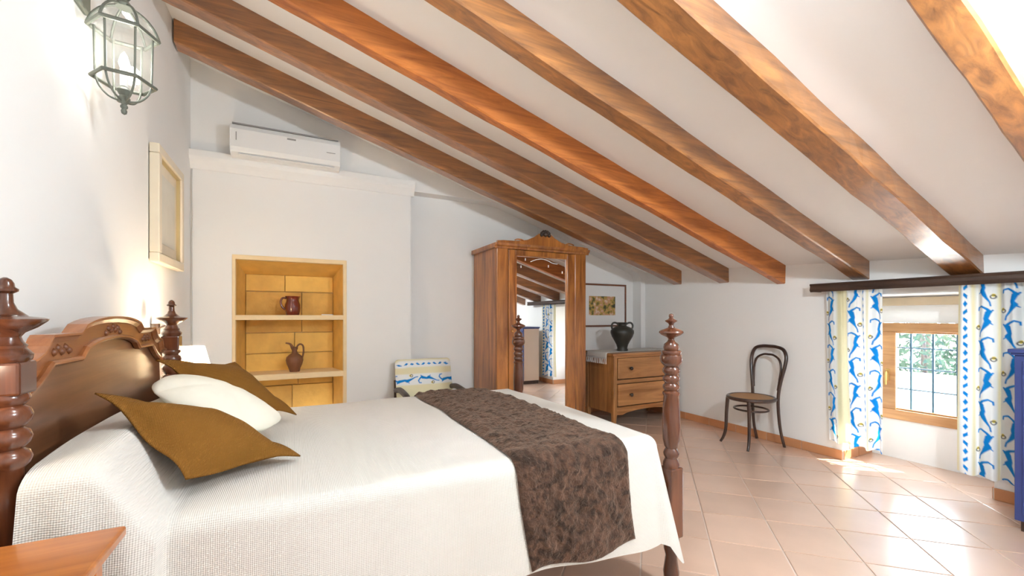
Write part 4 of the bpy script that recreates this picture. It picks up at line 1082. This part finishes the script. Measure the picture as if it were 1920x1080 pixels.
# fill globes on the sloping ceiling, out of view, added to even out the light
fill_globe_glass = glassy('fill_globe_glass', (0.97, 0.97, 0.97, 1), 0.05, 0.3)
def fill_pendant(gx, gy, gz, e, lab):
    pd = thing('fill_lamp', (gx, gy, gz-0.1), lab, 'added fill lamp', 'added fill globes')
    MB().tube([(gx, gy, gz+0.08), (gx, gy, zc(gx, gy)+0.01)], 0.006, 8).build('rod', M['iron'], pd)
    lathe('ceiling_rose', [(0.0005, -0.035), (0.03, -0.03), (0.05, 0.0), (0.05, 0.02), (0.0005, 0.02)], (gx, gy, zc(gx, gy)), M['iron'], pd, 20)
    lathe('globe_holder', [(0.0005, 0.10), (0.03, 0.10), (0.04, 0.075), (0.0005, 0.07)], (gx, gy, gz), M['iron'], pd, 20)
    lathe('globe', [(max(0.0005, 0.09*math.sin(PI*k/14)), -0.09*math.cos(PI*k/14)) for k in range(15)], (gx, gy, gz), fill_globe_glass, pd, 28)
    plight('fill_light', (gx, gy, gz), e, (0.80, 0.92, 1.0), 0.08)
fill_pendant(0.75, 0.85, 2.38, FILL, 'added white fill globe, out of view, hanging over the near side of the bed')
fill_pendant(1.85, 0.02, 1.98, FILL2, 'added white fill globe, out of view, hanging over the open floor near the viewpoint')

# thin cable down the corner
tag(MB().tube(catmull([(XL+0.012, 4.185, 2.38), (XL+0.010, 4.187, 2.2), (XL+0.014, 4.183, 2.0), (XL+0.010, 4.187, 1.75), (XL+0.012, 4.186, 0.9), (XL+0.012, 4.186, 0.08)], 5), 0.004, 6).build('wall_cable', M['wire'], smooth=True),
    'thin pale cable running down the corner beside the niche wall', 'cable')

# ------------------------------------------------------------------ blue cabinet at the right edge
cbn = thing('cabinet', (3.78, 0.5, 0), 'dark blue cabinet cropped by the right edge of the photograph', 'cabinet')
qx0, qx1, qy0, qy1, qz = 3.605, 3.93, 0.10, 0.855, 0.985
box('front_panel', qx0, qx0+0.02, qy0, qy1, 0.06, qz, M['bluepaint'], cbn, bevel=0.003)
box('side_panel', qx0+0.02, qx1, qy1-0.02, qy1, 0.06, qz, M['palepaint'], cbn)
box('side_panel', qx0+0.02, qx1, qy0, qy0+0.02, 0.06, qz, M['palepaint'], cbn)
box('back_panel', qx1-0.01, qx1, qy0+0.02, qy1-0.02, 0.06, qz, M['palepaint'], cbn)
box('plinth', qx0+0.02, qx1, qy0+0.02, qy1-0.02, 0.0, 0.06, M['darkwood'], cbn)
box('top', qx0-0.022, qx1+0.01, qy0-0.02, qy1+0.022, qz+0.012, qz+0.034, M['bluepaint'], cbn, bevel=0.005)
box('top_moulding', qx0-0.012, qx1, qy0-0.01, qy1+0.012, qz, qz+0.012, M['bluepaint'], cbn, bevel=0.003)
d_ = box('door', qx0-0.008, qx0, qy0+0.03, (qy0+qy1)/2-0.002, 0.10, qz-0.03, M['bluepaint'], cbn, bevel=0.003)
d_ = box('door', qx0-0.008, qx0, (qy0+qy1)/2+0.002, qy1-0.03, 0.10, qz-0.03, M['bluepaint'], cbn, bevel=0.003)

# ------------------------------------------------------------------ outside the window
struct(MB().box(-30, 40, -40, 40, -0.4, -0.15).build('terrain', M['gravel'], origin=(0, 0, -0.4)))
gw = thing('garden_wall', (7.0, 3.0, -0.15), 'pale rendered garden wall seen through the window', 'garden wall')
box('wall_body', 6.9, 7.15, -2, 9, -0.15, 0.42, M['gwall'], gw); box('coping', 6.86, 7.19, -2, 9, 0.42, 0.48, M['gwall'], gw, bevel=0.01)
for i, (x, y, r, hh, lab) in enumerate([(8.3, 1.2, 0.75, 1.5, 'leafy green bush beyond the garden wall, at the right of the window'), (8.4, 2.9, 0.8, 1.7, 'leafy green bush beyond the garden wall, at the middle of the window'),
                                        (8.3, 4.6, 0.8, 1.55, 'leafy green bush beyond the garden wall, at the left of the window'), (10.6, 3.6, 1.2, 2.9, 'tall leafy tree standing behind the garden bushes')]):
    bu = thing('garden_bush', (x, y, -0.15), lab, 'bush', 'bushes in the garden')
    rr = random.Random(i); V = []; F = []
    for k in range(1400):
        u_ = rr.uniform(-1, 1); a = rr.uniform(0, 2*PI); rad = rr.uniform(0.6, 1)**0.5; q = math.sqrt(1-u_*u_)
        p = Vector((x+r*rad*q*math.cos(a), y+r*rad*q*math.sin(a), hh/2-0.05+hh/2*rad*u_))
        t1 = Vector((rr.gauss(0, 1), rr.gauss(0, 1), rr.gauss(0, 1))).normalized()*0.075; t2 = t1.orthogonal().normalized()*0.032
        n0 = len(V); V += [p-t1, p+t2, p+t1, p-t2]; F.append((n0, n0+1, n0+2, n0+3))
    fo = finish('foliage', V, F, M['leaf'], bu); fo['kind'] = 'stuff'
    MB().tube([(x, y, -0.15), (x+0.03, y, hh*0.35), (x, y+0.03, hh*0.7)], [0.05, 0.04, 0.02], 8).build('stem', M['darkwood'], bu, smooth=True)
